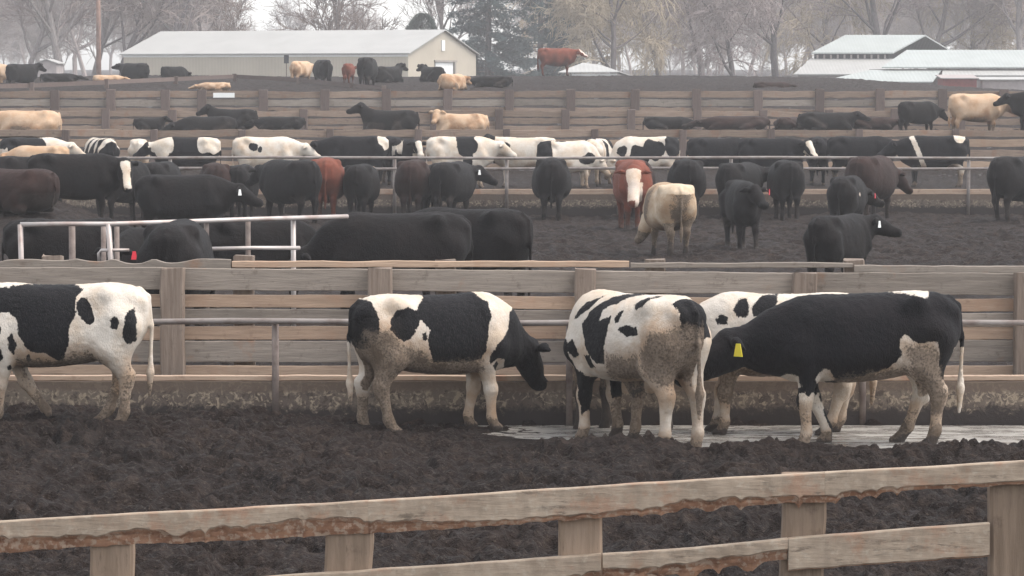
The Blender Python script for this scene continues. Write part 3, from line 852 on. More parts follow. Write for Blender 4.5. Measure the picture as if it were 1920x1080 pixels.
        for sg in (-1, 1):
            s.chain([(.52, sg*.22, .36), (.74, sg*.24, .16), (.80, sg*.22, .09), (.52, sg*.20, .06)], [.14, .085, .065, .055], .05)
            s.chain([(-.55, sg*.22, .42), (-.28, sg*.33, .24), (-.12, sg*.38, .14), (-.46, sg*.40, .08), (-.30, sg*.42, .06)], [.20, .15, .085, .06, .055], .06)
    # tail
    r = max(.021, vox * .85)
    if lying: s.chain([(-.84, 0, .72), (-.92, .03, .45), (-.90, .12, .12)], [r * 1.5, r, r], .03)
    else:
        t = tail
        s.chain([(-.78, 0, 1.335), (-.865, 0, 1.26), (-.90, t*.3, .98), (-.89, t*.7, .66)], [r * 1.7, r * 1.3, r, r], .03)
        s.chain([(-.89, t*.7, .66), (-.885, t*.9, .52), (-.875, t, .30)], [r, r * 1.9, r * .9], .02)
    V, Q = s.mesh()
    N = 0.008 * (vnoise(V[:, 0] * 5 + V[:, 1] * 3, V[:, 2] * 5 - V[:, 1] * 3, seed) - .5) * (V[:, 2] > .5)
    V[:, 1] += N * np.sign(V[:, 1])
    fz = (.0045 + .10 * max(0, vox - .02)) * (V[:, 2] > .35)
    V[:, 2] += fz * 2 * (vnoise(V[:, 0] * 38 + V[:, 1] * 17, V[:, 1] * 38 + V[:, 2] * 11, seed + 3) - .5); V[:, 1] += fz * 1.4 * (vnoise(V[:, 0] * 33, V[:, 2] * 33, seed + 4) - .5)
    pts = dict(hs=hs, poll=np.array(poll), muz=np.array(muz), hd=np.array(hd), up=np.array(up), lat=np.array(lat), ears=[np.array(e) for e in earp], S=np.array(S))
    return V, Q, pts

def cow_patch_random(V, seed, blobs=7, bias=0.0):
    rnd = random.Random(seed); f = np.full(len(V), -1.0)
    for k in range(blobs):
        cx, cz = rnd.uniform(-.85, .75), rnd.uniform(.85, 1.4); rx, rz = rnd.uniform(.12, .36), rnd.uniform(.14, .38); sd = rnd.choice((-1, 1, 0))
        wob = 0.12 * (vnoise(V[:, 0] * 5, V[:, 2] * 5 + V[:, 1] * 4, seed + k) - .5)
        r = np.sqrt(((V[:, 0] - cx) / rx) ** 2 + ((V[:, 2] - cz) / rz) ** 2)
        d = (1 - r) * min(rx, rz) + wob
        if sd: d = np.where(V[:, 1] * sd > -.12, d, -1)
        f = np.maximum(f, d)
    return f + bias

def cow_mud_default(V, seed, level=.42, amt=1.0):
    n = vnoise(V[:, 0] * 3.5 + V[:, 1] * 2, V[:, 2] * 3.5, seed) - .5
    f = (level - V[:, 2]) * .55 + n * .55 * amt - .05
    return f + np.clip((.13 - V[:, 2]) * 3.0, 0, .35)

COWS = []
def cow(label, px, D, yaw, mat, scale=1.0, patch=None, mud=None, tags=(), zoff=0.0, group='cattle in the feedlot pens', name='cow', eyes=False, muzzle=None, lying=False, at_z=None, seed=None, level=.42, vox=None, zs=1.0, **kw):
    seed = seed if seed is not None else len(COWS) + 3
    kw.setdefault('deep', 0.0 if D < 33 else 0.09)
    vox = vox or (0.017 if D < 33 else 0.026 if D < 90 else 0.033 if D < 130 else 0.04)
    V, Q, P = cow_body(vox=vox / scale if scale < .9 else vox, lying=lying, seed=seed, **kw)
    x = WX(px, D); z = at_z if at_z is not None else gz(x, D) + zoff
    pf = patch(V, P) if patch else np.full(len(V), -1.0)
    mf = mud(V, P) if mud else cow_mud_default(V, seed, level if not lying else .25)
    me = np_mesh(name, V, Q, True, {'patch': pf, 'mud': mf})
    o = link(name, me, mat)
    o.location = (x, D, z); o.rotation_euler = (0, 0, R(yaw)); o.scale = (scale, scale, scale * zs)
    tag(o, label, 'cow', group)
    if eyes:
        for sg in (-1, 1):
            c = P['poll'] + P['hd'] * .155 * P['hs'] + P['lat'] * sg * .100 * P['hs'] + P['up'] * .035
            m = MB(); m.tube([Vector(c - P['lat'] * sg * .02), Vector(c), Vector(c + P['lat'] * sg * .012)], [.022, .020, .008], 8); m.build('eye', M_EYE, o, True)
    for ei, col in tags:
        e = P['ears'][ei]; sg = (-1, 1)[ei]
        fw = (Vector((P['hd'][0], P['hd'][1], 0)).normalized() + Vector(P['lat']) * sg).normalized()
        c = Vector(e) + fw * (.045 + vox * .9); l = Vector((-fw.y, fw.x, 0)); dn = Vector((0, 0, -1)); th = fw * .008
        # a tag hangs from the ear, wider at the bottom
        m = MB(); a = c + dn * -.03; q = c + dn * .085
        m.hexa([a - l * .022, a + l * .022, a + l * .022 + th, a - l * .022 + th, q - l * .045, q + l * .045, q + l * .045 + th, q - l * .045 + th])
        t = m.build('ear_tag', col, o)
    COWS.append(o)
    return o

def side_map(px_c, D, yaw, scale, z0):
    """photo picture units -> side profile of the animal (x along its body, z up), for describing coat markings"""
    s = F / D; c, sn = math.cos(R(yaw)), math.sin(R(yaw)); y = -math.copysign(1, c) * .27
    ground = 150 + s * (HCAM - z0)
    return lambda p: (((p[0] - px_c) / s / scale + y * sn) / c, (ground - p[1]) / s / scale)
def marks(polys, mp, base=-1.0, far=None, side=1, seed=1):
    P2 = [[mp(p) for p in q] for q in polys]
    def fn(V, P):
        X = V[:, 0].copy(); Z = V[:, 2].copy()
        back = V[:, 1] * fn.side < -.06
        X = X + back * (.25 * (vnoise(X * 3, Z * 3, seed) - .5) + .1); Z = Z + back * .3 * (vnoise(X * 3 + 9, Z * 3, seed + 1) - .5)
        A = np.stack([X, Z], 1); f = np.full(len(V), -1.0)
        for q in P2: f = np.maximum(f, poly_sdf(A, q))
        return f
    fn.side = side
    return fn
def mudmarks(polys, mp, seed, level=.30, side=1, extra=None):
    P2 = [[mp(p) for p in q] for q in polys]
    def fn(V, P):
        f = cow_mud_default(V, seed, level, .8)
        A = V[:, [0, 2]]
        for q in P2: f = np.maximum(f, np.where(V[:, 1] * side > -.1, np.minimum(poly_sdf(A, q) * 1.5 + .05, .15), -1))
        return f
    return fn

def front_row():
    G = 'Holsteins standing at the near trough'
    # ---- 1: white rump at the left edge
    px, D, yaw, sc = 112, 30.1, 180, .93; z0 = gz(WX(px, D), D); mp = side_map(px, D, yaw, sc, z0)
    pol = [[(-130, 530), (0, 532), (60, 525), (140, 525), (160, 534), (148, 552), (148, 568), (150, 580), (138, 600), (137, 630), (130, 652), (125, 668), (110, 668), (95, 652), (72, 652), (55, 640), (42, 612), (38, 590), (24, 576), (8, 578), (-10, 570), (-130, 575)],
           [(150, 556), (158, 547), (170, 549), (180, 570), (184, 592), (176, 600), (160, 588), (150, 572)],
           [(213, 590), (220, 581), (228, 584), (231, 596), (226, 607), (217, 606)], [(246, 575), (256, 569), (263, 598), (260, 630), (244, 637), (235, 622), (238, 598)],
           [(-130, 580), (-5, 580), (10, 608), (4, 640), (14, 662), (-10, 680), (-130, 690)], [(22, 622), (30, 614), (40, 640), (32, 656), (24, 648)], [(54, 658), (62, 654), (64, 668), (56, 668)], [(18, 676), (26, 672), (27, 684), (20, 684)],
           [(100, 700), (150, 692), (152, 740), (140, 745), (132, 720)]]
    cow('white-rumped black and white Holstein with its head out of the picture at left', px, D, yaw, M_HOL, sc, patch=marks(pol, mp, seed=4), mud=mudmarks([[(45, 668), (100, 672), (170, 655), (190, 670), (180, 690), (100, 705), (45, 700)]], mp, 5, .34, 1), zoff=-.03,
        group=G, neck=(20, 0), head=(-40, 0), legs={'fl': 0.05, 'fr': -.42, 'hl': .02, 'hr': .24}, tail=.03, fat=1.02)
    # ---- 2: head down in the trough
    px, D, yaw, sc = 812, 30.85, 22, .925; z0 = gz(WX(px, D), D); mp = side_map(px, D, yaw, sc, z0)
    pol = [[(655, 600), (662, 575), (672, 558), (690, 552), (708, 555), (715, 582), (713, 605), (708, 628), (695, 646), (682, 646), (672, 630), (662, 625)],
           [(733, 592), (747, 573), (768, 568), (784, 574), (795, 560), (806, 548), (815, 535), (900, 535), (905, 550), (920, 562), (922, 590), (914, 612), (910, 650), (902, 668), (880, 674), (840, 672), (812, 672), (803, 650), (800, 635), (804, 610), (796, 596), (788, 592), (782, 604), (768, 626), (757, 632), (742, 622), (730, 608)],
           [(966, 585), (958, 615), (932, 640), (920, 655), (918, 680), (934, 668), (952, 672), (962, 695), (972, 722), (1120, 760), (1120, 600), (1000, 560)],
           [(925, 682), (932, 674), (938, 680), (934, 692)], [(790, 618), (797, 614), (798, 628), (792, 630)], [(868, 700), (890, 700), (888, 715), (872, 715)]]
    cow('black and white Holstein leaning over the near trough with its black head down', px, D, yaw, M_HOL, sc, patch=marks(pol, mp, seed=14, side=-1), mud=mudmarks([[(695, 615), (735, 615), (750, 640), (800, 660), (800, 685), (745, 690), (735, 740), (715, 790), (700, 790), (705, 720), (690, 660)], [(760, 675), (900, 672), (905, 690), (880, 710), (790, 712)]], mp, 15, .24, -1),
        zoff=-.02, group=G, neck=(-31, 22), head=(-58, 10), nlen=.60, legs={'fl': -.12, 'fr': .03, 'hl': -.05, 'hr': .14}, tail=.02, fat=1.03)
    # ---- 3: three quarter rear view
    px, D, yaw, sc = 1190, 29.95, 127, .985; z0 = gz(WX(px, D), D); mp = side_map(px, D, yaw, sc, z0)
    pol = [[(1080, 600), (1092, 572), (1113, 555), (1110, 570), (1096, 592), (1087, 600)], [(1098, 610), (1112, 578), (1135, 552), (1168, 545), (1150, 562), (1132, 580), (1131, 600), (1150, 588), (1150, 610), (1146, 640), (1142, 680), (1125, 680), (1108, 652)],
           [(1178, 568), (1190, 552), (1210, 550), (1204, 566), (1192, 574)], [(1156, 592), (1165, 578), (1166, 595), (1159, 602)], [(1163, 612), (1178, 604), (1195, 606), (1198, 620), (1180, 624)], [(1135, 560), (1150, 549), (1165, 549), (1148, 568)],
           [(1262, 560), (1278, 548), (1302, 552), (1316, 590), (1316, 640), (1304, 620), (1292, 592), (1281, 610), (1283, 642), (1275, 640), (1268, 600)],
           [(1060, 640), (1072, 640), (1078, 690), (1097, 712), (1092, 765), (1080, 785), (1078, 730), (1064, 690)], [(1068, 655), (1082, 640), (1092, 668), (1084, 676)], [(1105, 668), (1116, 668), (1122, 690), (1110, 690)]]
    cow('striped black and white Holstein seen from behind with muddy hindquarters', px, D, yaw, M_HOL, sc, patch=lambda V, P, f=marks(pol, mp, seed=24): np.maximum(f(V, P), np.minimum(np.minimum(-.70 - V[:, 0], V[:, 2] - 1.02), .20 - np.abs(V[:, 1] + .05))), mud=mudmarks([[(1205, 660), (1225, 620), (1252, 605), (1268, 620), (1274, 660), (1270, 700), (1262, 760), (1250, 750), (1242, 715), (1215, 695)], [(1150, 670), (1200, 665), (1205, 690), (1180, 702), (1140, 705)]], mp, 25, .28, 1),
        group=G, neck=(-32, -60), head=(-55, -20), legs={'fl': .0, 'fr': -.12, 'hl': .02, 'hr': -.06}, tail=-.04, fat=1.06)
    # ---- 4: white one behind the black one
    px, D, yaw, sc = 1468, 30.75, 176, .95; z0 = gz(WX(px, D), D); mp = side_map(px, D, yaw, sc, z0)
    pol = [[(1372, 580), (1380, 560), (1398, 557), (1402, 575), (1396, 592), (1378, 594)], [(1405, 575), (1418, 560), (1425, 552), (1455, 552), (1450, 580), (1410, 590)], [(1338, 598), (1348, 588), (1362, 592), (1360, 604), (1342, 606)], [(1540, 560), (1660, 545), (1680, 640), (1560, 650)]]
    cow('mostly white Holstein half hidden behind the black Holstein', px, D, yaw, M_HOL, sc, patch=marks(pol, mp, seed=34), mud=mudmarks([[(1330, 680), (1380, 690), (1375, 760), (1340, 740)], [(1370, 690), (1520, 690), (1500, 712), (1380, 712)]], mp, 35, .36, 1), group=G,
        neck=(-30, -10), head=(-55, 0), legs={'fl': .02, 'fr': .10, 'hl': .22, 'hr': .1}, fat=.95)
    # ---- 5: only legs and a bit of flank behind 3
    px, D, yaw, sc = 1162, 30.72, 118, .9
    cow('muddy legged Holstein almost hidden behind the striped one', px, D, yaw, M_HOL, sc, patch=lambda V, P: cow_patch_random(V, 77, 6), level=.8, group=G, neck=(-30, -50), head=(-50, -10), legs={'hl': .05, 'hr': -.04}, fat=.85, tail=0)
    # ---- 6: black with yellow tag
    px, D, yaw, sc = 1618, 29.85, 181, 1.0; z0 = gz(WX(px, D), D); mp = side_map(px, D, yaw, sc, z0)
    pol = [[(1680, 632), (1690, 622), (1700, 632), (1718, 640), (1752, 634), (1755, 700), (1775, 720), (1785, 840), (1690, 840), (1700, 740), (1690, 705), (1640, 722), (1560, 716), (1600, 704), (1660, 686), (1684, 662)],
           [(1496, 738), (1505, 732), (1512, 740), (1520, 732), (1536, 738), (1536, 850), (1494, 850)], [(1456, 712), (1474, 698), (1492, 703), (1500, 722), (1470, 732)], [(1524, 708), (1540, 684), (1552, 690), (1562, 708), (1535, 720)], [(1545, 740), (1600, 735), (1595, 790), (1555, 790)],
           [(1668, 548), (1690, 530), (1735, 530), (1744, 545), (1734, 556), (1712, 552)], [(1786, 650), (1840, 650), (1840, 800), (1786, 800)]]
    cow('black Holstein with a yellow ear tag and white hind legs facing left', px, D, yaw, M_HOLB, sc, patch=marks(pol, mp, seed=44), mud=mudmarks([[(1700, 650), (1740, 650), (1765, 720), (1770, 780), (1745, 770), (1735, 730), (1710, 700)], [(1570, 706), (1690, 690), (1700, 705), (1640, 725), (1570, 720)]], mp, 45, .26, 1), group=G,
        eyes=True, tags=((1, TAG_Y),), neck=(-12, 5), head=(-33, 4), nlen=.60, hs=1.14, wd_=-.045, legs={'fl': -.03, 'fr': -.27, 'hl': .02, 'hr': .26}, tail=.03, fat=1.05)
front_row()

def face_white(V, P, chest=True):
    """white face, and white brisket"""
    d = (V - P['poll']) @ P['hd']; l = (V - P['poll']) @ P['lat']; u = (V - P['poll']) @ P['up']
    r = np.linalg.norm(V - P['poll'] - np.clip(d, 0, .45)[:, None] * P['hd'], axis=1)
    f = np.minimum(np.minimum(d + .02, .22 - np.abs(r)), .105 * P['hs'] - np.abs(l) * (1 + .35 * np.clip(d - .12, 0, .2) / .2))
    if chest:
        g = np.minimum(np.minimum(V[:, 0] - .70, .98 - V[:, 2]), .10 - np.abs(V[:, 1])); f = np.maximum(f, g)
    return f
def headless_white(V, P): return face_white(V, P, False)

B = 'black'
PB, PR = 'cattle in the second pen', 'cattle lined up at the far trough'
UPH = dict(neck=(30, 0), head=(-30, 0)); DN = dict(neck=(-35, 0), head=(-55, 0)); LOW = dict(neck=(-48, 0), head=(-70, 0)); LEV = dict(neck=(5, 0), head=(-35, 0))
def cream_stains(V, P):
    rear = np.where((V[:, 0] < -.5) & (V[:, 2] < 1.22), .15 - np.abs(V[:, 1] - .06 * np.sin(V[:, 2] * 9)) + .1 * (vnoise(V[:, 1] * 9, V[:, 2] * 7, 5) - .5), -1)
    side = .24 - np.hypot((V[:, 0] - .15) * .9, (V[:, 2] - 1.0) * .7)
    return np.maximum(np.maximum(cow_mud_default(V, 8, .62), np.minimum(rear, .15)), np.minimum(side, .15))
def second_pen():
    c = lambda *a, **k: cow(*a, group=PB, **k)
    c('big black cow behind the middle fence lowering its head to the left', 742, 43.5, 186, M_ANG, 1.12, fat=1.12, neck=(-28, 0), head=(-40, 0), legs={'fl': .1})
    c('big black cow with tail at right, beyond the one lowering its head', 880, 46.0, 150, M_ANG, 1.09, fat=1.12, **LEV)
    c('black rump seen from behind in front of the bright pipe panel', 333, 39.8, 88, M_ANG, 1.15, fat=1.08, **DN)
    c('black cow standing sideways behind the left end of the pipe panel', 128, 45.5, 5, M_ANG, .99, neck=(-10, 0), head=(-50, 0), fat=1.05)
    c('black cow with a red ear tag looking out between the pipe panel posts', 292, 44.5, -120, M_ANG, .95, neck=(-2, 10), head=(-35, 0), tags=((1, TAG_R),), fat=1.0, eyes=True)
    c('black cow feeding behind the right half of the pipe panel', 480, 46.5, 10, M_ANG, .97, fat=1.08, **DN)
    c('shaggy brown-black cow lying at the left edge on the manure mound', 32, 59.5, 150, M_BRN, 1.0, fat=1.2, zoff=-.02, lying=True, neck=(0, 0), head=(-25, 0))
    c('black cow turning its white face to the camera on the manure mound', 138, 66.0, 12, M_ANG, 1.02, patch=lambda V, P: headless_white(V, P) - .03, neck=(10, -25), head=(-50, -62), nlen=.42, hs=1.25, zoff=-.30, tags=(), eyes=True, fat=1.08)
    c('black cow with small white ear tag standing sideways left of the far trough', 340, 63.5, 4, M_ANG, 1.0, neck=(0, 0), head=(-32, 0), zoff=-.08, tags=((0, TAG_W),), fat=1.05, eyes=True)
    c('cream cow with brown stains standing rump to the camera with lowered head', 1256, 61.5, 101, M_CRM, .98, neck=(-52, 48), head=(-65, 30), fat=1.4, mud=cream_stains, legs={'fl': .12, 'hr': .1})
    c('red brown cow with a white face looking straight at the camera', 1186, 73.5, -86, M_RED, 1.12, patch=face_white, neck=(10, -14), head=(-60, 8), nlen=.40, hs=1.4, fat=1.15, eyes=True, tags=())
    c('slim black calf with a red ear tag walking toward the camera', 1390, 64.0, -82, M_ANG, .97, neck=(18, 6), head=(-36, 14), fat=.86, nlen=.42, tags=((1, TAG_R),), legs={'fl': .1, 'hr': .12}, eyes=True)
    c('black cow with red ear tag and white spot behind the black cow looking right', 1588, 69.0, 72, M_ANG, .94, patch=lambda V, P: .045 - np.linalg.norm(V - np.array([-.25, -.32, 1.0]), axis=1), neck=(-15, -25), head=(-30, -20), fat=1.08, tags=((0, TAG_R),))
    c('black cow looking right over its shoulder just beyond the middle fence', 1572, 50.5, 57, M_ANG, .89, nlen=.42, neck=(22, -30), head=(-24, -20), fat=1.05, tags=((0, TAG_W),), eyes=True)
second_pen()
def far_trough_row():
    c = lambda *a, **k: cow(*a, group=PR, **k)
    rows = [('black rump standing straight behind the cow with the small white ear tag', 303, 79.0, 80, M_ANG, 1.0, 1.1, DN, {}),
            ('dark brown cow rump left of the leftmost row of black rumps', 405, 79.2, 98, M_BRN, .98, 1.1, DN, {}),
            ('black cow at the far trough left of the red brown rump, seen from rear left', 545, 76.5, 130, M_ANG, 1.08, 1.08, LEV, {'hl': .15}),
            ('red brown rump at the far trough', 612, 78.8, 92, M_RED, 1.08, 1.12, DN, {}),
            ('black rump immediately right of the red brown rump', 678, 78.6, 84, M_ANG, .98, 1.1, DN, {}),
            ('brown-black rump left of a black cow that turns its head right', 776, 79.2, 86, M_BRN, 1.05, 1.1, DN, {}),
            ('black cow at the far trough with its head turned right beside a trough post', 848, 79.0, 72, M_ANG, 1.02, 1.15, dict(neck=(8, -42), head=(-35, -30)), {}),
            ('black cow standing behind the white faced cow on the manure mound', 62, 74.5, 12, M_ANG, 1.05, 1.0, LEV, {}),
            ('black rump between the sideways cow with ear tag and the rear left cow', 455, 79.4, 86, M_ANG, .95, 1.0, DN, {}),
            ('black rump filling the gap left of the cow that turns its head right', 812, 80.0, 90, M_ANG, .95, 1.0, DN, {}),
            ('black cow deep behind the white faced cow, right of its head', 232, 77.0, 60, M_ANG, 1.02, 1.05, DN, {}),
            ('lone black rump in the middle of the far trough', 1034, 79.4, 89, M_ANG, 1.08, 1.1, DN, {'hl': .1, 'hr': .08}),
            ('dark cow rump peeking out behind the red cow with white face', 1192, 79.8, 82, M_BRN, 1.04, 1.1, DN, {}),
            ('black rump right of the red cow with white face', 1287, 79.3, 91, M_ANG, 1.05, 1.12, DN, {}),
            ('black cow at the far trough behind the slim black calf', 1385, 79.6, 62, M_ANG, .98, 1.08, dict(neck=(5, -45), head=(-30, -20)), {}),
            ('black rump right of the slim black calf', 1473, 79.2, 93, M_ANG, 1.02, 1.1, DN, {'hl': .1}),
            ('large dark brown cow at the far trough seen from rear left', 1632, 78.6, 62, M_BRN, 1.10, 1.15, dict(neck=(-15, -25), head=(-50, -10)), {}),
            ('black cow with a pale mark at the right edge of the picture', 1908, 77.5, 48, M_ANG, 1.12, 1.1, LEV, {'hl': .15})]
    for i, (lab, px, D, yaw, mat, sc, fat, pose, legs) in enumerate(rows):
        kw = dict(pose); pt = None
        if 'pale mark' in lab: pt = lambda V, P: .13 - np.linalg.norm((V - np.array([-.55, 0, .80])) * np.array([1, .6, 1]), axis=1)
        if 'turns' in lab or 'turned right' in lab: kw['tags'] = ((0, TAG_W),)
        if 'behind the slim' in lab: kw['tags'] = ((0, TAG_W),)
        c(lab, px, D, yaw, mat, sc, fat=fat * 1.2, deep=.13, legs=legs, patch=pt, **kw)
far_trough_row()
def holstein_row():
    G = 'Holsteins standing beyond the far trough'
    def top_white(k): return lambda V, P: cow_patch_random(V, k, 6)
    rows = [('white Holstein with black patches at the left edge beyond the far trough', 62, 94, 6, M_HOL, 1.0, top_white(3), LEV),
            ('black Holstein with white stripes on its back seen from behind, beyond the far trough', 190, 94.5, 120, M_HOLB, .98, lambda V, P: np.sin(V[:, 0] * 17 + V[:, 2] * 6) * .06 + (V[:, 2] - 1.2) * .25, DN),
            ('black Holstein with a white shoulder blaze beyond the far trough above the white eared cow', 355, 93.5, 176, M_HOLB, 1.02, top_white(21), LEV),
            ('almost wholly white Holstein beyond the far trough', 498, 94, 4, M_HOL, 1.02, lambda V, P: cow_patch_random(V, 9, 2, -.12), dict(neck=(0, 0), head=(-35, 0))),
            ('black Holstein with a small white patch right of the almost wholly white one', 668, 94.3, 183, M_HOLB, 1.04, lambda V, P: cow_patch_random(V, 15, 2, -.06), LEV),
            ('white faced Holstein peeking between two others beyond the far trough', 762, 95.6, -70, M_HOLB, .96, face_white, dict(neck=(18, 0), head=(-45, 0))),
            ('white Holstein with black shoulder band left of the Holstein lifting its head', 862, 94.0, 6, M_HOL, 1.05, lambda V, P: np.maximum(.13 - np.abs(V[:, 0] - .12 - .1 * V[:, 2]), cow_patch_random(V, 5, 2, -.05)), LEV),
            ('black headed Holstein lifting its head in the middle beyond the far trough', 985, 94.6, 178, M_HOL, 1.02, lambda V, P: np.maximum(cow_patch_random(V, 31, 3), V[:, 0] - .85), dict(neck=(32, 0), head=(-25, 0))),
            ('white Holstein with a black rump right of the Holstein lifting its head', 1062, 93.4, 20, M_HOL, .98, lambda V, P: np.maximum(cow_patch_random(V, 36, 3, -.03), -.55 - V[:, 0]), DN),
            ('white and black Holstein bending its head low to the left above the red cow', 1212, 94.2, 186, M_HOL, 1.04, top_white(43), LOW),
            ('black Holstein with a white ear patch left of the white faced one beyond the trough', 1345, 94.6, 4, M_HOLB, 1.0, lambda V, P: .07 - np.linalg.norm(V - P['poll'] - P['hd'] * .1, axis=1), dict(neck=(0, 0), head=(-35, 0))),
            ('black Holstein with a white face looking over the far trough', 1442, 93.6, -12, M_HOLB, 1.02, headless_white, dict(neck=(16, -20), head=(-45, -25))),
            ('black Holstein with a white face at right, next to the one with a white rump', 1610, 94.4, 3, M_HOLB, 1.04, lambda V, P: np.maximum(headless_white(V, P), cow_patch_random(V, 62, 1, -.05)), dict(neck=(4, 0), head=(-38, 0))),
            ('black Holstein with a white rump and shoulder at the right end beyond the far trough', 1752, 93.6, 179, M_HOLB, 1.06, lambda V, P: np.maximum(.16 - np.hypot(V[:, 0] + .62, V[:, 2] - 1.36), np.maximum(.07 - np.abs(V[:, 0] - .62 + (1.3 - V[:, 2]) * .4), .30 - np.hypot(V[:, 0] + .5, V[:, 2] - .35))), LEV)]
    rows += [('low standing white Holstein between the striped one and the one with shoulder blaze', 262, 96.5, 96, M_HOL, .92, top_white(71), DN),
             ('dark rumped Holstein squeezed left of the white Holstein with black shoulder band', 735, 95.8, 100, M_HOLB, 1.0, lambda V, P: cow_patch_random(V, 73, 2, -.05), DN),
             ('spotted Holstein with white legs left of the one bending its head low', 1122, 95.4, 70, M_HOL, .98, lambda V, P: cow_patch_random(V, 75, 5), LOW),
             ('black Holstein rump between the white faced ones at right beyond the far trough', 1532, 95.6, 84, M_HOLB, 1.0, lambda V, P: cow_patch_random(V, 78, 1, -.05), DN)]
    for i, (lab, px, D, yaw, mat, sc, pt, pose) in enumerate(rows):
        cow(lab, px, D, yaw, mat, sc, patch=pt, group=G, seed=300 + i, level=.3, **pose)
    cow('tan calf resting its back below the rail at left beyond the far trough', 78, 91.0, 170, M_TAN, .92, group=G, seed=320, neck=(-5, 0), head=(-40, 0))
holstein_row()
def third_pen():
    G = 'cattle resting in the third pen'
    z = lambda y, D: WZ(y, D)
    L = dict(lying=True); up_ = dict(neck=(38, 0), head=(-28, 0))
    rows = [('big tan cow lying at the left edge of the third pen', 58, 117, 178, M_TAN, 1.25, 260, dict(lying=True, neck=(25, 0), head=(-35, 0), fat=1.1)),
            ('small black calf lying alone behind the tan cow at left', 281, 121, 20, M_ANG, .62, 239, dict(zs=0.95, lying=True, **up_)),
            ('black cow lying with its back to the camera left of the raised black head', 392, 118, 185, M_ANG, 1.12, 258, dict(zs=0.85, lying=True, neck=(-5, 0), head=(-30, 0), fat=1.1)),
            ('black cow with its head raised behind a lying black cow', 440, 120.5, 172, M_ANG, .98, 243, dict(lying=True, neck=(45, 0), head=(-30, 0))),
            ('black cow lying flat right of the raised black head', 530, 120, 176, M_ANG, .95, 243, dict(zs=0.68, lying=True, neck=(2, 0), head=(-25, 0))),
            ('black cow lying with its head held high facing left in the third pen', 735, 117.5, 176, M_ANG, 1.08, 252, dict(lying=True, neck=(48, 0), head=(-22, 0), nlen=.58)),
            ('cream cow lying with its face turned to the camera', 868, 116.5, 186, M_TAN, 1.0, 255, dict(lying=True, neck=(48, 10), head=(-45, 55), nlen=.45)),
            ('black cow lying flat right of the middle of the third pen', 1250, 119.5, 3, M_ANG, .95, 243, dict(zs=0.68, lying=True, neck=(-5, 0), head=(-20, 0))),
            ('dark brown cow lying flat in the third pen', 1382, 118.5, 178, M_BRN, 1.25, 244, dict(zs=0.55, lying=True, neck=(-2, 0), head=(-25, 0))),
            ('small dark cow lying curled beside the dark brown one', 1478, 119.5, 60, M_BRN, .9, 243, dict(zs=0.68, lying=True, neck=(0, 0), head=(-25, 0))),
            ('black cow lying with a hump raised toward the right', 1545, 119, 5, M_ANG, 1.1, 243, dict(zs=0.75, lying=True, neck=(28, 0), head=(-30, 0))),
            ('brown-black cow lying left of the standing black cow', 1630, 120, 4, M_BRN, .9, 243, dict(zs=0.68, lying=True, neck=(5, 0), head=(-25, 0))),
            ('black cow standing by the tan cow in the third pen', 1718, 118.5, 28, M_ANG, .90, 256, dict(neck=(-10, 0), head=(-45, 0), fat=1.15)),
            ('pale tan cow standing facing right in the third pen', 1826, 118.0, 14, M_TAN, 1.12, 258, dict(neck=(-6, 0), head=(-38, 0), fat=1.2)),
            ('black cow cut by the right edge of the third pen', 1945, 117.5, 182, M_ANG, 1.05, 250, dict(neck=(15, 0), head=(-30, 0)))]
    for i, (lab, px, D, yaw, mat, sc, yb, kw) in enumerate(rows):
        x = WX(px, D); cow(lab, px, D, yaw, mat, sc, at_z=min(z(yb, D), gz(x, D) + .12), group=G, seed=400 + i, **kw)
third_pen()
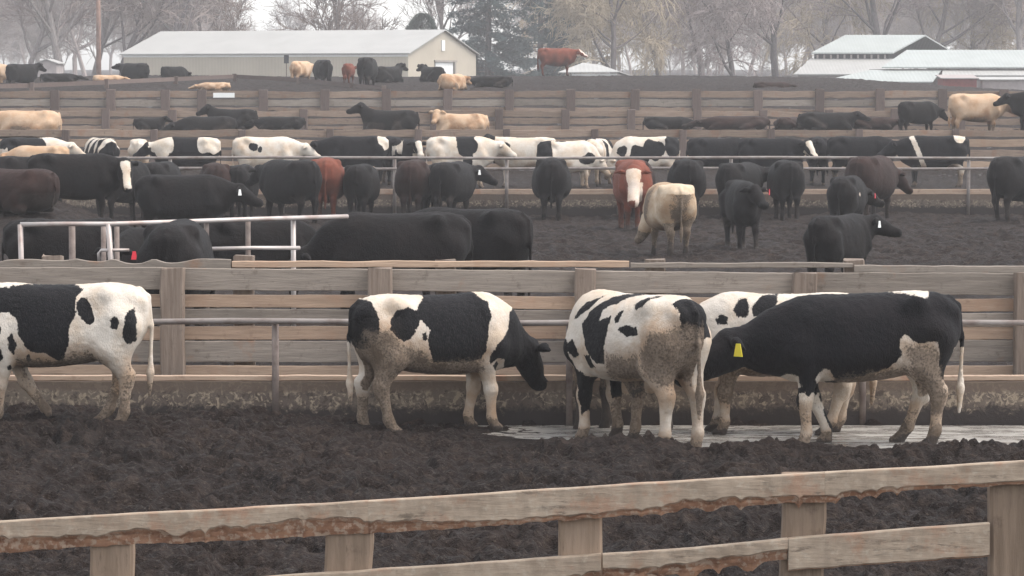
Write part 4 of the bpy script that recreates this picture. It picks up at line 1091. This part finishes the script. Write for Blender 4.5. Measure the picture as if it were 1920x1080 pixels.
def far_yard():
    G = 'cattle in the far yard below the barn'
    rows = [('black cow with raised head at the left end of the far yard', 44, 158, 48, M_ANG, 1.0, dict(zoff=-.45, neck=(28, 0), head=(-30, 0), fat=1.1), None),
            ('white faced tan cow at the left edge of the far yard', -14, 160, 2, M_TAN, .95, dict(zoff=-.4, neck=(10, 0), head=(-35, 0)), headless_white),
            ('black cow standing sideways before the left part of the barn', 256, 166, 142, M_ANG, 1.0, dict(zoff=-.45, neck=(20, 0), head=(-10, 0), fat=1.15), None),
            ('short black cow beyond the sideways one before the barn', 328, 172, 35, M_ANG, .82, dict(zoff=-.45, neck=(-20, 0), head=(-50, 0), fat=1.1), None),
            ('orange tan cow below the little sign before the barn', 566, 163, 62, M_TAN, .9, dict(zoff=-.25, neck=(5, 0), head=(-35, 0)), None),
            ('black cow with a white face patch right of the orange tan cow', 606, 158, 110, M_ANG, 1.0, dict(zoff=-.25, neck=(10, -40), head=(-30, -40), fat=1.0), headless_white),
            ('small red brown cow left of the large black rump', 655, 156, 80, M_RED, .72, dict(neck=(0, 0), head=(-35, 0)), None),
            ('large black rump in the far yard below the barn', 690, 153, 82, M_ANG, 1.12, dict(zoff=-.25, neck=(-20, 0), head=(-50, 0), fat=1.2), None),
            ('black cow lying right of the large black rump', 728, 160, 50, M_ANG, 1.0, dict(lying=True, neck=(45, 0), head=(-25, 0)), None),
            ('black cow lying with raised head below the barn door', 812, 162, 125, M_ANG, .95, dict(lying=True, neck=(42, 0), head=(-25, 0)), None),
            ('pale tan cow lying below the right corner of the barn', 848, 143, 58, M_TAN, .95, dict(lying=True, neck=(10, 0), head=(-30, 0), fat=1.1), None),
            ('black cow lying flat right of the barn', 925, 148, 176, M_ANG, .95, dict(zs=.7, lying=True, neck=(0, 0), head=(-25, 0)), None),
            ('red brown cow standing on the skyline right of the conifers', 1042, 180, 2, M_RED, 1.10, dict(neck=(14, 0), head=(-30, 0), fat=1.1), headless_white),
            ('pinkish tan calf lying low behind the high board fence at left', 405, 141, 176, M_TAN, .72, dict(zs=.7, lying=True, neck=(0, 0), head=(-25, 0)), None),
            ('tan calf lying behind the slanting rail fence at left', 205, 156, 5, M_TAN, .75, dict(zs=.7, lying=True, neck=(0, 0), head=(-25, 0)), None),
            ('dark cow lying left of the tan calf in the far yard', 112, 162, 5, M_ANG, .95, dict(zs=.6, lying=True, neck=(0, 0), head=(-25, 0)), None),
            ('dark red cow lying alone on the right slope of the far yard', 1445, 150, 3, M_BRN, .9, dict(zoff=-.25, zs=.72, lying=True, neck=(0, 0), head=(-25, 0)), None)]
    for i, (lab, px, D, yaw, mat, sc, kw, pt) in enumerate(rows):
        cow(lab, px, D, yaw, mat, sc, patch=pt, group=G, seed=500 + i, **kw)
far_yard()

# ------------------------------------------------------------------ buildings
def metal_mat(name, col, axis, rough=0.55, dark=0.85):
    m = NT(name, rough, 0.4)
    v = m.coord(rnd=False)
    wv = m.n('ShaderNodeTexWave', wave_type='BANDS', bands_direction=axis); wv.inputs['Scale'].default_value = 1.1; wv.inputs['Distortion'].default_value = 0.0
    m.t.links.new(v, wv.inputs['Vector'])
    n = m.noise(v, .5, 4, .6)
    c = m.mix(m.ramp(n, .35, .7), col, tuple(x * .9 for x in col))
    c = m.mix(m.ramp(wv.outputs['Fac'], .9, 1.0, 0, .35), c, tuple(x * dark * .8 for x in col))
    m.color(c); m.bump(wv.outputs['Fac'], .3, .03)
    return m.m
ROOF_W = metal_mat('white_roof_sheet', (0.33, 0.325, 0.31), 'X')
WALL_B = metal_mat('beige_wall_sheet', (0.42, 0.37, 0.295), 'X')
ROOF_T = metal_mat('pale_teal_roof_sheet', (0.32, 0.342, 0.328), 'X')
DARKW = flat_mat('dark_opening', (0.04, 0.04, 0.045), .8, .2, .2)
DOORW = flat_mat('white_door', (0.75, 0.75, 0.73), .6, .3, .05)
GREYB = flat_mat('grey_shed_wall', (0.34, 0.30, 0.29), .8, .2, .1)
REDB = flat_mat('dark_red_wall', (0.18, 0.05, 0.045), .8, .2, .15)
SIGN = flat_mat('dark_sign', (0.05, 0.05, 0.055), .6, .3, .1)

class Bld:
    """gable building in its own frame: x along the ridge, y to the back, then turned and placed"""
    def __init__(s, name, label, loc, rz):
        s.o = empty(name, loc, rz); s.o['label'] = label; s.o['category'] = 'building'
    def part(s, name, mb, mat): return mb.build(name, mat, s.o)
def roof_slab(m, a, b, c, d, th=.08):
    m.hexa([a, b, c, d] + [Vector(p) + Vector((0, 0, th)) for p in (a, b, c, d)])

def barn():
    D = 260; corner = W(765, 100, D); zb = 2.0
    L, Wd = 25.5, 13.2
    rz = math.atan2(-2.35, 5.5)             # long wall comes nearer toward the right
    ex = Vector((math.cos(rz), math.sin(rz), 0))
    loc = Vector((corner.x, D, zb)) - ex * L
    b = Bld('metal_barn', 'long beige metal barn with white roof and open end door behind the far yard', loc, rz)
    ez = corner.z - zb; rzz = ez + (WZ(57, D + 4) - corner.z) * 1.0
    m = MB()
    m.poly([(0, 0, 0), (L, 0, 0), (L, 0, ez), (0, 0, ez)]); m.poly([(0, Wd, 0), (0, Wd, ez), (L, Wd, ez), (L, Wd, 0)])
    m.poly([(0, 0, 0), (0, 0, ez), (0, Wd/2, rzz), (0, Wd, ez), (0, Wd, 0)])
    # right gable around the door opening
    d0, d1, dh = 5.0, 8.8, ez - .55
    m.poly([(L, 0, 0), (L, d0, 0), (L, d0, dh), (L, d0, ez + (rzz-ez)*d0/(Wd/2)), (L, 0, ez)])
    m.poly([(L, d1, 0), (L, Wd, 0), (L, Wd, ez), (L, d1, ez + (rzz-ez)*(Wd-d1)/(Wd/2)), (L, d1, dh)])
    m.poly([(L, d0, dh), (L, d1, dh), (L, d1, ez + (rzz-ez)*(Wd-d1)/(Wd/2)), (L, Wd/2, rzz), (L, d0, ez + (rzz-ez)*d0/(Wd/2))])
    b.part('wall', m, WALL_B)
    m = MB(); e = .25; k = (rzz - ez) / (Wd / 2)
    roof_slab(m, (-e, -e, ez - e*k + .02), (L+e, -e, ez - e*k + .02), (L+e, Wd/2, rzz + .02), (-e, Wd/2, rzz + .02))
    roof_slab(m, (-e, Wd/2, rzz + .025), (L+e, Wd/2, rzz + .025), (L+e, Wd+e, ez - e*k + .025), (-e, Wd+e, ez - e*k + .025))
    b.part('roof', m, ROOF_W)
    m = MB(); m.box((L - .12, d0 + .35, 0), (L - .06, d1 - .02, dh - .12)); b.part('door', m, DOORW)
    m = MB(); m.box((L + .01, d0 - .1, dh - .1), (L + .10, d1 + .45, dh + .06)); m.box((L + .01, d1, 0), (L + .09, d1 + .25, dh - .1)); b.part('door_frame', m, flat_mat('grey_door_trim', (0.30, 0.27, 0.24), .7, .3, .1))
    m = MB(); m.box((L + .01, Wd/2 - .3, rzz - 1.6), (L + .07, Wd/2 + .3, rzz - .75)); b.part('vent', m, DOORW)
    m = MB(); m.box((0, -.06, ez - .25), (L, -.01, ez - .02)); b.part('eave_trim', m, DOORW)
barn()

def teal_barns():
    # two-level barn with raised centre roof
    D = 285; a = W(1521, 101, D); bR = W(1674, 100, D); zb = .6
    L = bR.x - a.x
    b = Bld('teal_barn', 'pale teal barn with a raised upper roof over a dark window strip', (a.x, D, zb), R(0))
    g = Vector(((W(1585, 68, D + 6).x - W(1521, 68, D).x), 6.0, 0)); zt = WZ(68, D + 6) - zb; ze = a.z - zb
    m = MB(); roof_slab(m, (0, 0, ze), (L, 0, ze), (L + g.x, 6, zt), (g.x, 6, zt), .12); roof_slab(m, (g.x, 6.0, zt - .002), (L + g.x, 6.0, zt - .002), (L + 2*g.x, 12, ze), (2*g.x, 12, ze), .12); b.part('roof', m, ROOF_T)
    zl = WZ(112, D) - zb
    m = MB(); m.hexa([(.3, .5, zl), (L - .3, .5, zl), (L - .3 + g.x*1.7, 11, zl), (.3 + g.x*1.7, 11, zl), (.3, .5, ze), (L - .3, .5, ze), (L - .3 + g.x*1.7, 11, ze), (.3 + g.x*1.7, 11, ze)]); b.part('clerestory_wall', m, DARKW)
    m = MB()
    for k in range(11): x = .5 + (L - 1.2) * k / 10; m.box((x, .38, zl + .05), (x + .16, .47, ze - .06))
    b.part('mullion', m, GREYB)
    x0 = W(1488, 140, D - 6).x - a.x; x1 = W(1690, 140, D - 6).x - a.x; zf = WZ(141, D - 6) - zb
    m = MB(); roof_slab(m, (x0, -6, zf), (x1, -6, zf), (L + .2, .45, zl), (.0, .45, zl), .1); o = b.part('lower_roof', m, ROOF_W)
    m = MB(); m.box((x0 + .4, -5.6, 0), (x1 - .3, 11, zf + .0)); b.part('wall', m, GREYB)
    # long low barn at the right
    D = 248; a = W(1653, 128, D); zb = .6; L = 16
    b = Bld('long_teal_barn', 'long low barn with pale teal roof reaching the right edge', (a.x, D, zb), R(0))
    g = W(1700, 96, D + 6).x - a.x; ze = a.z - zb; zt = WZ(96, D + 6) - zb
    m = MB(); roof_slab(m, (0, 0, ze), (L, 0, ze), (L + g, 6, zt), (g, 6, zt), .1); roof_slab(m, (g, 6, zt - .002), (L + g, 6, zt - .002), (L + 2*g, 12, ze), (2*g, 12, ze), .1); b.part('roof', m, ROOF_T)
    zl = WZ(133, D) - zb; xl = W(1632, 130, D).x - a.x; xr = W(1766, 139, D).x - a.x; z2 = WZ(155, D - 4) - zb
    m = MB(); m.box((.3, .4, zl - 1.5), (L - .3, 11.5, ze - .05)); b.part('wall', m, GREYB)
    m = MB(); roof_slab(m, (xl - 4.2, -4, z2), (xr - 1.2, -4, z2), (xr, .3, zl), (xl, .3, zl), .08); o = b.part('lean_to_roof', m, ROOF_T)
    m = MB(); roof_slab(m, (xr - .2, -1.5, WZ(143, D) - zb), (L, -1.5, WZ(143, D) - zb), (L, .3, zl), (xr + .1, .3, zl), .08); b.part('porch_roof', m, ROOF_W)
    # dark red shed under it
    D = 236; a = W(1768, 160, D)
    b = Bld('red_shed', 'low dark red shed below the long teal barn at the right', (a.x, D, .6), R(0))
    h = WZ(148, D) - .6; m = MB(); m.box((0, 0, 0), (2.4, 3, h)); b.part('wall', m, REDB)
    m = MB(); roof_slab(m, (-.15, -.15, h + .003), (2.55, -.15, h + .003), (2.55, 3.15, h + .25), (-.15, 3.15, h + .25), .06); b.part('roof', m, GREYB)
    D = 238; a = W(1842, 160, D)
    b = Bld('grey_shed', 'low grey open shed right of the dark red shed', (a.x, D, .6), R(0))
    m = MB(); m.box((0, 0, 0), (3.2, 3, h - .1)); b.part('wall', m, GREYB); m = MB(); roof_slab(m, (-.2, -.2, h - .09), (3.5, -.2, h - .09), (3.5, 3.2, h + .1), (-.2, 3.2, h + .1), .06); b.part('roof', m, ROOF_W)
    # low white roof behind the red brown cow
    D = 222; a = W(1046, 137, D); p = W(1093, 119, D + 4); r = W(1163, 136, D)
    zb = 2.2; b = Bld('white_shed', 'low white roofed shed right of the red cow on the skyline', (a.x, D, zb), 0)
    m = MB(); A = (0, 0, a.z - zb); Bq = (r.x - a.x, 0, r.z - zb); P1 = (p.x - a.x, 4, p.z - zb); P2 = (r.x - a.x - 1.2, 4, p.z - zb - .15)
    roof_slab(m, A, Bq, P2, P1, .06); m2 = W(1187, 144, D + 3); roof_slab(m, Bq, (m2.x - a.x, 3, m2.z - zb), (m2.x - a.x - .4, 7, m2.z - zb), P2, .06); b.part('roof', m, ROOF_W)
    m = MB(); m.box((1.0, .25, 0), (r.x - a.x - .2, 3.6, a.z - zb - .03)); b.part('wall', m, DOORW)
    # little grey house at the far left
    D = 255; a = W(68, 140, D); b = Bld('grey_house', 'small grey house behind the black cow at the far left', (a.x, D, 2.0), 0)
    h = WZ(119, D) - 2.0; rr = WZ(112, D) - 2.0; wd = W(106, 140, D).x - a.x
    m = MB(); m.box((0, 0, 0), (wd, 4, h)); m.poly([(0, 0, h), (wd, 0, h), (wd / 2, 0, rr)]); b.part('wall', m, GREYB)
    m = MB(); roof_slab(m, (-.15, -.15, h - .03), (wd/2, -.15, rr + .01), (wd/2, 4.15, rr + .01), (-.15, 4.15, h - .03), .06); roof_slab(m, (wd/2 + .002, -.15, rr + .01), (wd + .15, -.15, h - .03), (wd + .15, 4.15, h - .03), (wd/2 + .002, 4.15, rr + .01), .06); b.part('roof', m, ROOF_W)
teal_barns()

# pole and small sign
def pole():
    D = 242; a = W(185, 138, D); o = empty('utility_pole', (a.x, D, 2.0)); tag(o, 'tall reddish wooden pole in front of the bare trees at left', 'pole')
    m = MB(); m.tube([(0, 0, 0), (0.02, 0, 5), (-.03, 0, 11)], [.19, .17, .14], 10); m.build('shaft', flat_mat('reddish_pole_wood', (0.27, 0.175, 0.14), .85, .2, .2, 2), o, True)
    m = MB(); m.box((-1.1, -.08, 10.2), (1.1, .06, 10.35)); m.build('crossarm', WOOD_FARPOST, o)
    for k in (-1, 0, 1):
        m = MB(); m.tube([(k * .9, -.01, 10.352), (k * .9, -.01, 10.42), (k * .9, -.01, 10.5)], [.03, .05, .02], 8); m.build('insulator', TAG_W, o, True)
pole()
def little_sign():
    D = 190; a = W(537, 103, D); g = gz(a.x, D); o = empty('sign', (a.x, D, g)); tag(o, 'small dark sign on a thin stake in front of the barn wall', 'sign')
    m = MB(); m.tube([(0, 0, 0), (0, 0, a.z - g)], .025, 8); m.build('stake', WOOD_FARPOST, o)
    m = MB(); m.box((-.14, -.035, a.z - g - .48), (.14, -.026, a.z - g)); m.build('panel', SIGN, o)
little_sign()

# ------------------------------------------------------------------ trees
def bark(name, c):
    m = NT(name, .9, .15); v = m.coord((4, 4, 1)); n = m.noise(v, 3, 5, .65); m.color(m.mix(m.ramp(n, .35, .7), c, tuple(x * .6 for x in c))); m.bump(n, .5, .03); return m.m
BARK = bark('grey_bark', (0.24, 0.21, 0.20)); BARK_P = bark('pale_bark', (0.30, 0.265, 0.25)); BARK_D = bark('dark_bark', (0.16, 0.138, 0.135))
TWIG = flat_mat('grey_twigs', (0.32, 0.265, 0.245), .9, .1, .15, .4); TWIG_B = flat_mat('brown_twigs', (0.27, 0.21, 0.18), .9, .1, .2, .4)
TWIG_Y = flat_mat('yellowish_willow_twigs', (0.42, 0.345, 0.25), .9, .1, .2, .3); TWIG_V = flat_mat('mauve_twigs', (0.34, 0.28, 0.265), .9, .1, .2, .4)
NEEDLE = flat_mat('blue_green_needles', (0.045, 0.075, 0.075), .7, .25, .25, .6); HEDGE = flat_mat('dark_green_leaves', (0.04, 0.06, 0.045), .7, .25, .25, 1)

def bare_tree_meshes(seed, H=18, spread=1.0, droop=0.0, split=.35, dens=1.0, tw=.028, lean=0.0):
    rnd = random.Random(seed); T, C = MB(), MB()
    def branch(p, d, L, r, lvl):
        n = 5 if lvl < 2 else 4 if lvl == 2 else 3
        pts = [p]; rr = [r]; q = d.copy(); cur = p.copy()
        for i in range(n):
            q = (q + Vector((rnd.gauss(0, .13), rnd.gauss(0, .13), rnd.gauss(0, .09) + (.06 if lvl < 2 else -droop * (i + 1) * .12)))).normalized()
            cur = cur + q * (L / n); pts.append(cur.copy()); rr.append(max(tw * .6, r * (1 - .75 * (i + 1) / n)))
        (T if lvl < 2 else C).tube(pts, rr, 7 if lvl == 0 else 5 if lvl == 1 else 3, lvl < 1)
        if lvl >= 4: return
        cnt = int({0: 11, 1: 8, 2: 6, 3: 4}[lvl] * dens + rnd.random())
        for k in range(cnt):
            t = rnd.uniform(.12 if lvl == 0 else .2, 1) if lvl else rnd.uniform(split * .45, 1)
            f = t * n; i = min(int(f), n - 1); b = pts[i].lerp(pts[i + 1], f - i); rb = rr[i] + (rr[i + 1] - rr[i]) * (f - i)
            ax = (pts[i + 1] - pts[i]).normalized(); o = ax.orthogonal().normalized(); ang = rnd.uniform(0, 6.283)
            side = o * math.cos(ang) + ax.cross(o) * math.sin(ang)
            a = rnd.uniform(.45, 1.0) * spread
            nd = (ax * math.cos(a) + side * math.sin(a)); nd.z += .12 - droop * .35 * (lvl >= 1); nd.normalize()
            branch(b, nd, L * rnd.uniform(.38, .62) * (1.15 if lvl == 3 else 1), max(tw, rb * rnd.uniform(.42, .65)), lvl + 1)
    branch(Vector((0, 0, -.4)), Vector((lean, 0, 1)).normalized(), H, H * .018 + .05, 0)
    return T.mesh('trunk', True), C.mesh('crown', False)
KINDS = {}
def kind(k, **kw):
    KINDS[k] = bare_tree_meshes(**kw)
kind('a', seed=2, H=15, split=.25, dens=1.15); kind('b', seed=5, H=13, split=.2, spread=1.1, dens=1.2, lean=.1); kind('c', seed=9, H=17, split=.3, dens=1.1, spread=.85)
kind('w', seed=12, H=12, split=.2, droop=.8, spread=1.05, dens=1.2); kind('v', seed=15, H=11, split=.15, droop=.6, spread=1.2, dens=1.25, lean=-.12); kind('s', seed=21, H=6, split=.05, spread=.8, dens=1.0, tw=.02)
def bare_tree(label, px, D, k, sc=1.0, bk=BARK, tg=TWIG, rot=None, group='bare trees beyond the feedlot'):
    x = WX(px, D); o = empty('bare_tree', (x, D, gz(x, D) - .2), rot if rot is not None else (px * .37) % 6.28); o.scale = (sc,) * 3; tag(o, label, 'tree', group)
    for nm, me, mt in zip(('trunk', 'crown'), KINDS[k], (bk, tg)):
        c = bpy.data.objects.new(nm, me); COL.objects.link(c); c.parent = o
        if not me.materials: me.materials.append(mt)
        c.material_slots[0].link = 'OBJECT'; c.material_slots[0].material = mt
    return o
def trees():
    L = [('bare tree at the far left corner of the picture', 10, 300, 'a', 1.15, BARK, TWIG), ('pale trunked bare tree left of the reddish pole', 108, 290, 'c', 1.1, BARK_P, TWIG), ('grey bare tree between the pale trunk and the left corner', 60, 330, 'b', 1.2, BARK, TWIG_V),
         ('bare tree directly behind the reddish pole', 172, 345, 'a', 1.2, BARK, TWIG), ('leaning bare tree right of the reddish pole', 228, 300, 'b', 1.2, BARK_D, TWIG), ('pale bare tree above the left end of the barn roof', 285, 335, 'c', 1.2, BARK_P, TWIG_V),
         ('dark bare tree above the left part of the barn roof', 345, 320, 'a', 1.2, BARK_D, TWIG), ('slim bare tree at the edge of the sky gap over the barn', 392, 345, 'b', 1.0, BARK, TWIG), ('short dark spiky tree above the barn roof', 436, 300, 's', 1.0, BARK_D, TWIG_B),
         ('vase shaped bare tree over the middle of the barn roof', 628, 330, 's', 2.0, BARK, TWIG_B), ('thin bare tree left of the conifers', 838, 345, 'c', .95, BARK_P, TWIG), 
         ('brown willow right of the conifers', 1085, 330, 'w', 1.2, BARK, TWIG_Y), ('forked dark trunked tree behind the low white shed', 1150, 290, 'v', 1.25, BARK_D, TWIG_Y), ('yellowish willow right of the forked tree', 1240, 335, 'w', 1.3, BARK, TWIG_Y),
         ('mauve bare tree in the middle right of the wood', 1320, 310, 'b', 1.25, BARK, TWIG_V), ('dark leaning bare tree left of the raised teal roof', 1375, 300, 'v', 1.2, BARK_D, TWIG_V), ('dense mauve bare tree left of the raised teal roof', 1455, 325, 'a', 1.25, BARK_D, TWIG_V),
         ('yellowish willow behind the raised teal roof', 1560, 340, 'w', 1.3, BARK, TWIG_Y), ('tall bare tree right of the raised teal roof', 1650, 325, 'c', 1.2, BARK_D, TWIG_V), ('spreading bare tree behind the left end of the long teal barn', 1740, 335, 'b', 1.3, BARK, TWIG),
         ('brownish willow over the long teal barn', 1820, 345, 'v', 1.3, BARK, TWIG_Y), ('bare tree at the far right corner of the picture', 1905, 320, 'a', 1.25, BARK, TWIG_V)]
    for l in L: bare_tree(*l)
trees()
def distant_woods():
    """far wood that reads as one grey mass"""
    rnd = random.Random(4); V, Q = [], []; off = 0
    pool = []
    for k in ('a', 'b', 'c', 'w'):
        me = KINDS[k][0]; co = np.zeros(len(me.vertices) * 3, np.float32); me.vertices.foreach_get('co', co); ct = co.reshape(-1, 3); ft = [tuple(p.vertices) for p in me.polygons if len(p.vertices) == 4]
        me2 = KINDS[k][1]; c2 = np.zeros(len(me2.vertices) * 3, np.float32); me2.vertices.foreach_get('co', c2); c2 = c2.reshape(-1, 3)
        f2 = [tuple(p.vertices) for p in me2.polygons]; 
        v = np.concatenate([ct, c2]); f = np.array(ft + [tuple(i + len(ct) for i in t) for t in f2])
        pool.append((v, f))
    spots = [(px, rnd.uniform(430, 640)) for px in list(range(-120, 420, 22)) + list(range(1040, 2060, 24)) + [560, 610, 660, 690]]
    for px, D in spots:
        v, f = rnd.choice(pool); a = rnd.uniform(0, 6.28); s = rnd.uniform(.6, 1.35); x = WX(px, D)
        if 500 < px < 700: s *= .55
        ca, sa = math.cos(a), math.sin(a)
        vv = np.stack([(v[:, 0] * ca - v[:, 1] * sa) * s + x, (v[:, 0] * sa + v[:, 1] * ca) * s + D, v[:, 2] * s + gz(x, D)], 1)
        V.append(vv); Q.append(f + off); off += len(v)
    o = link('distant_woods', np_mesh('distant_woods', np.concatenate(V), np.concatenate(Q), False), TWIG)
    tag(o, 'grey leafless wood far behind the barns', 'woods', kind='stuff')
distant_woods()

def conifer(label, px, D, H, rad, seed, n_whorl=46, skip=.28, mat=NEEDLE, low=.8):
    rnd = random.Random(seed); x = WX(px, D); o = empty('conifer', (x, D, gz(x, D) - .2)); tag(o, label, 'tree', 'conifers right of the barn')
    T = MB(); T.tube([(0, 0, 0), (.1, 0, H * .5), (0, 0, H)], [.34, .22, .04], 8)
    V, Fc = [], []
    for i in range(n_whorl):
        z = low + (H - low) * (i / n_whorl) ** 1.05
        for b in range(rnd.choice((3, 4, 4, 5))):
            if rnd.random() < skip: continue
            a = rnd.uniform(0, 6.283); L = rad * (1 - .75 * z / H) * rnd.uniform(.5, 1.12)
            d = Vector((math.cos(a), math.sin(a), 0)); n = 7; pts = []
            for k in range(n + 1):
                t = k / n; pts.append(Vector((0, 0, z)) + d * (L * t) + Vector((0, 0, L * (.10 * t - .42 * t * t + .16 * t ** 3) + rnd.gauss(0, .04))))
            T.tube(pts, [.06 * (1 - .8 * k / n) for k in range(n + 1)], 4, False)
            cl = int(38 * L)
            for _ in range(cl):
                t = rnd.uniform(.25, 1.0); f = t * n; k = min(int(f), n - 1); c = pts[k].lerp(pts[k + 1], f - k)
                c = c + Vector((rnd.gauss(0, .24), rnd.gauss(0, .24), rnd.gauss(-.10, .16)))
                for _k in range(3):
                    u = Vector((rnd.gauss(0, 1), rnd.gauss(0, 1), rnd.gauss(-.3, .6))).normalized(); v2 = u.orthogonal().normalized() * rnd.uniform(.03, .07); l = rnd.uniform(.18, .38)
                    m = len(V); V += [tuple(c - v2), tuple(c + v2), tuple(c + u * l)]; Fc.append((m, m + 1, m + 2))
    T.build('trunk', BARK_D, o, True)
    me = np_mesh('crown', np.array(V), np.array(Fc), False); link('crown', me, mat, o)
conifer('large blue green conifer just right of the barn', 915, 300, 17, 5.4, 3, 44, .22)
conifer('loose blue green conifer between the large one and the red cow', 1012, 312, 16, 5.0, 8, 40, .34)
conifer('small low conifer behind the red cow on the skyline', 1042, 318, 7, 2.4, 13, 26, .2)
def round_bush():
    rnd = random.Random(6); D = 285; x = WX(792, D); g = gz(x, D); o = empty('evergreen_bush', (x, D, g - .2)); tag(o, 'rounded dark evergreen peeking over the right end of the barn roof', 'tree')
    top = WZ(27, D) - g + .2; m = MB(); m.tube([(0, 0, 0), (0, 0, top * .9)], [.2, .05], 7); m.build('trunk', BARK_D, o)
    V, Fc = [], []
    for _ in range(9000):
        a, zc = rnd.uniform(0, 6.283), rnd.uniform(.1, 1); r = 1.65 * math.sqrt(max(0, 1 - ((zc - .35) / .65) ** 2)) * rnd.uniform(.75, 1.03) * (1 + .15 * math.sin(3 * a + 7 * zc))
        c = Vector((math.cos(a) * r, math.sin(a) * r, zc * top)); u = Vector((math.cos(a), math.sin(a), rnd.uniform(.2, 1.3))).normalized(); v2 = u.orthogonal().normalized() * .06
        k = len(V); V += [tuple(c - v2), tuple(c + v2), tuple(c + u * .24)]; Fc.append((k, k + 1, k + 2))
    link('crown', np_mesh('crown', np.array(V), np.array(Fc), False), HEDGE, o)
round_bush()

# ------------------------------------------------------------------ haze
def haze():
    m = bpy.data.materials.new('haze_air'); m.use_nodes = True; t = m.node_tree; t.nodes.clear()
    out = t.nodes.new('ShaderNodeOutputMaterial'); pv = t.nodes.new('ShaderNodeVolumePrincipled')
    pv.inputs['Color'].default_value = (0.96, 0.955, 0.97, 1); pv.inputs['Density'].default_value = HAZE; pv.inputs['Anisotropy'].default_value = 0.15
    t.links.new(pv.outputs[0], out.inputs['Volume'])
    b = MB(); b.box((-560, -50, -2.0), (560, 920, 34)); o = b.build('haze', m); o.display_type = 'BOUNDS'
    tag(o, 'thin grey winter haze over the feedlot', 'haze', kind='stuff')
HAZE = 0.0006
haze()
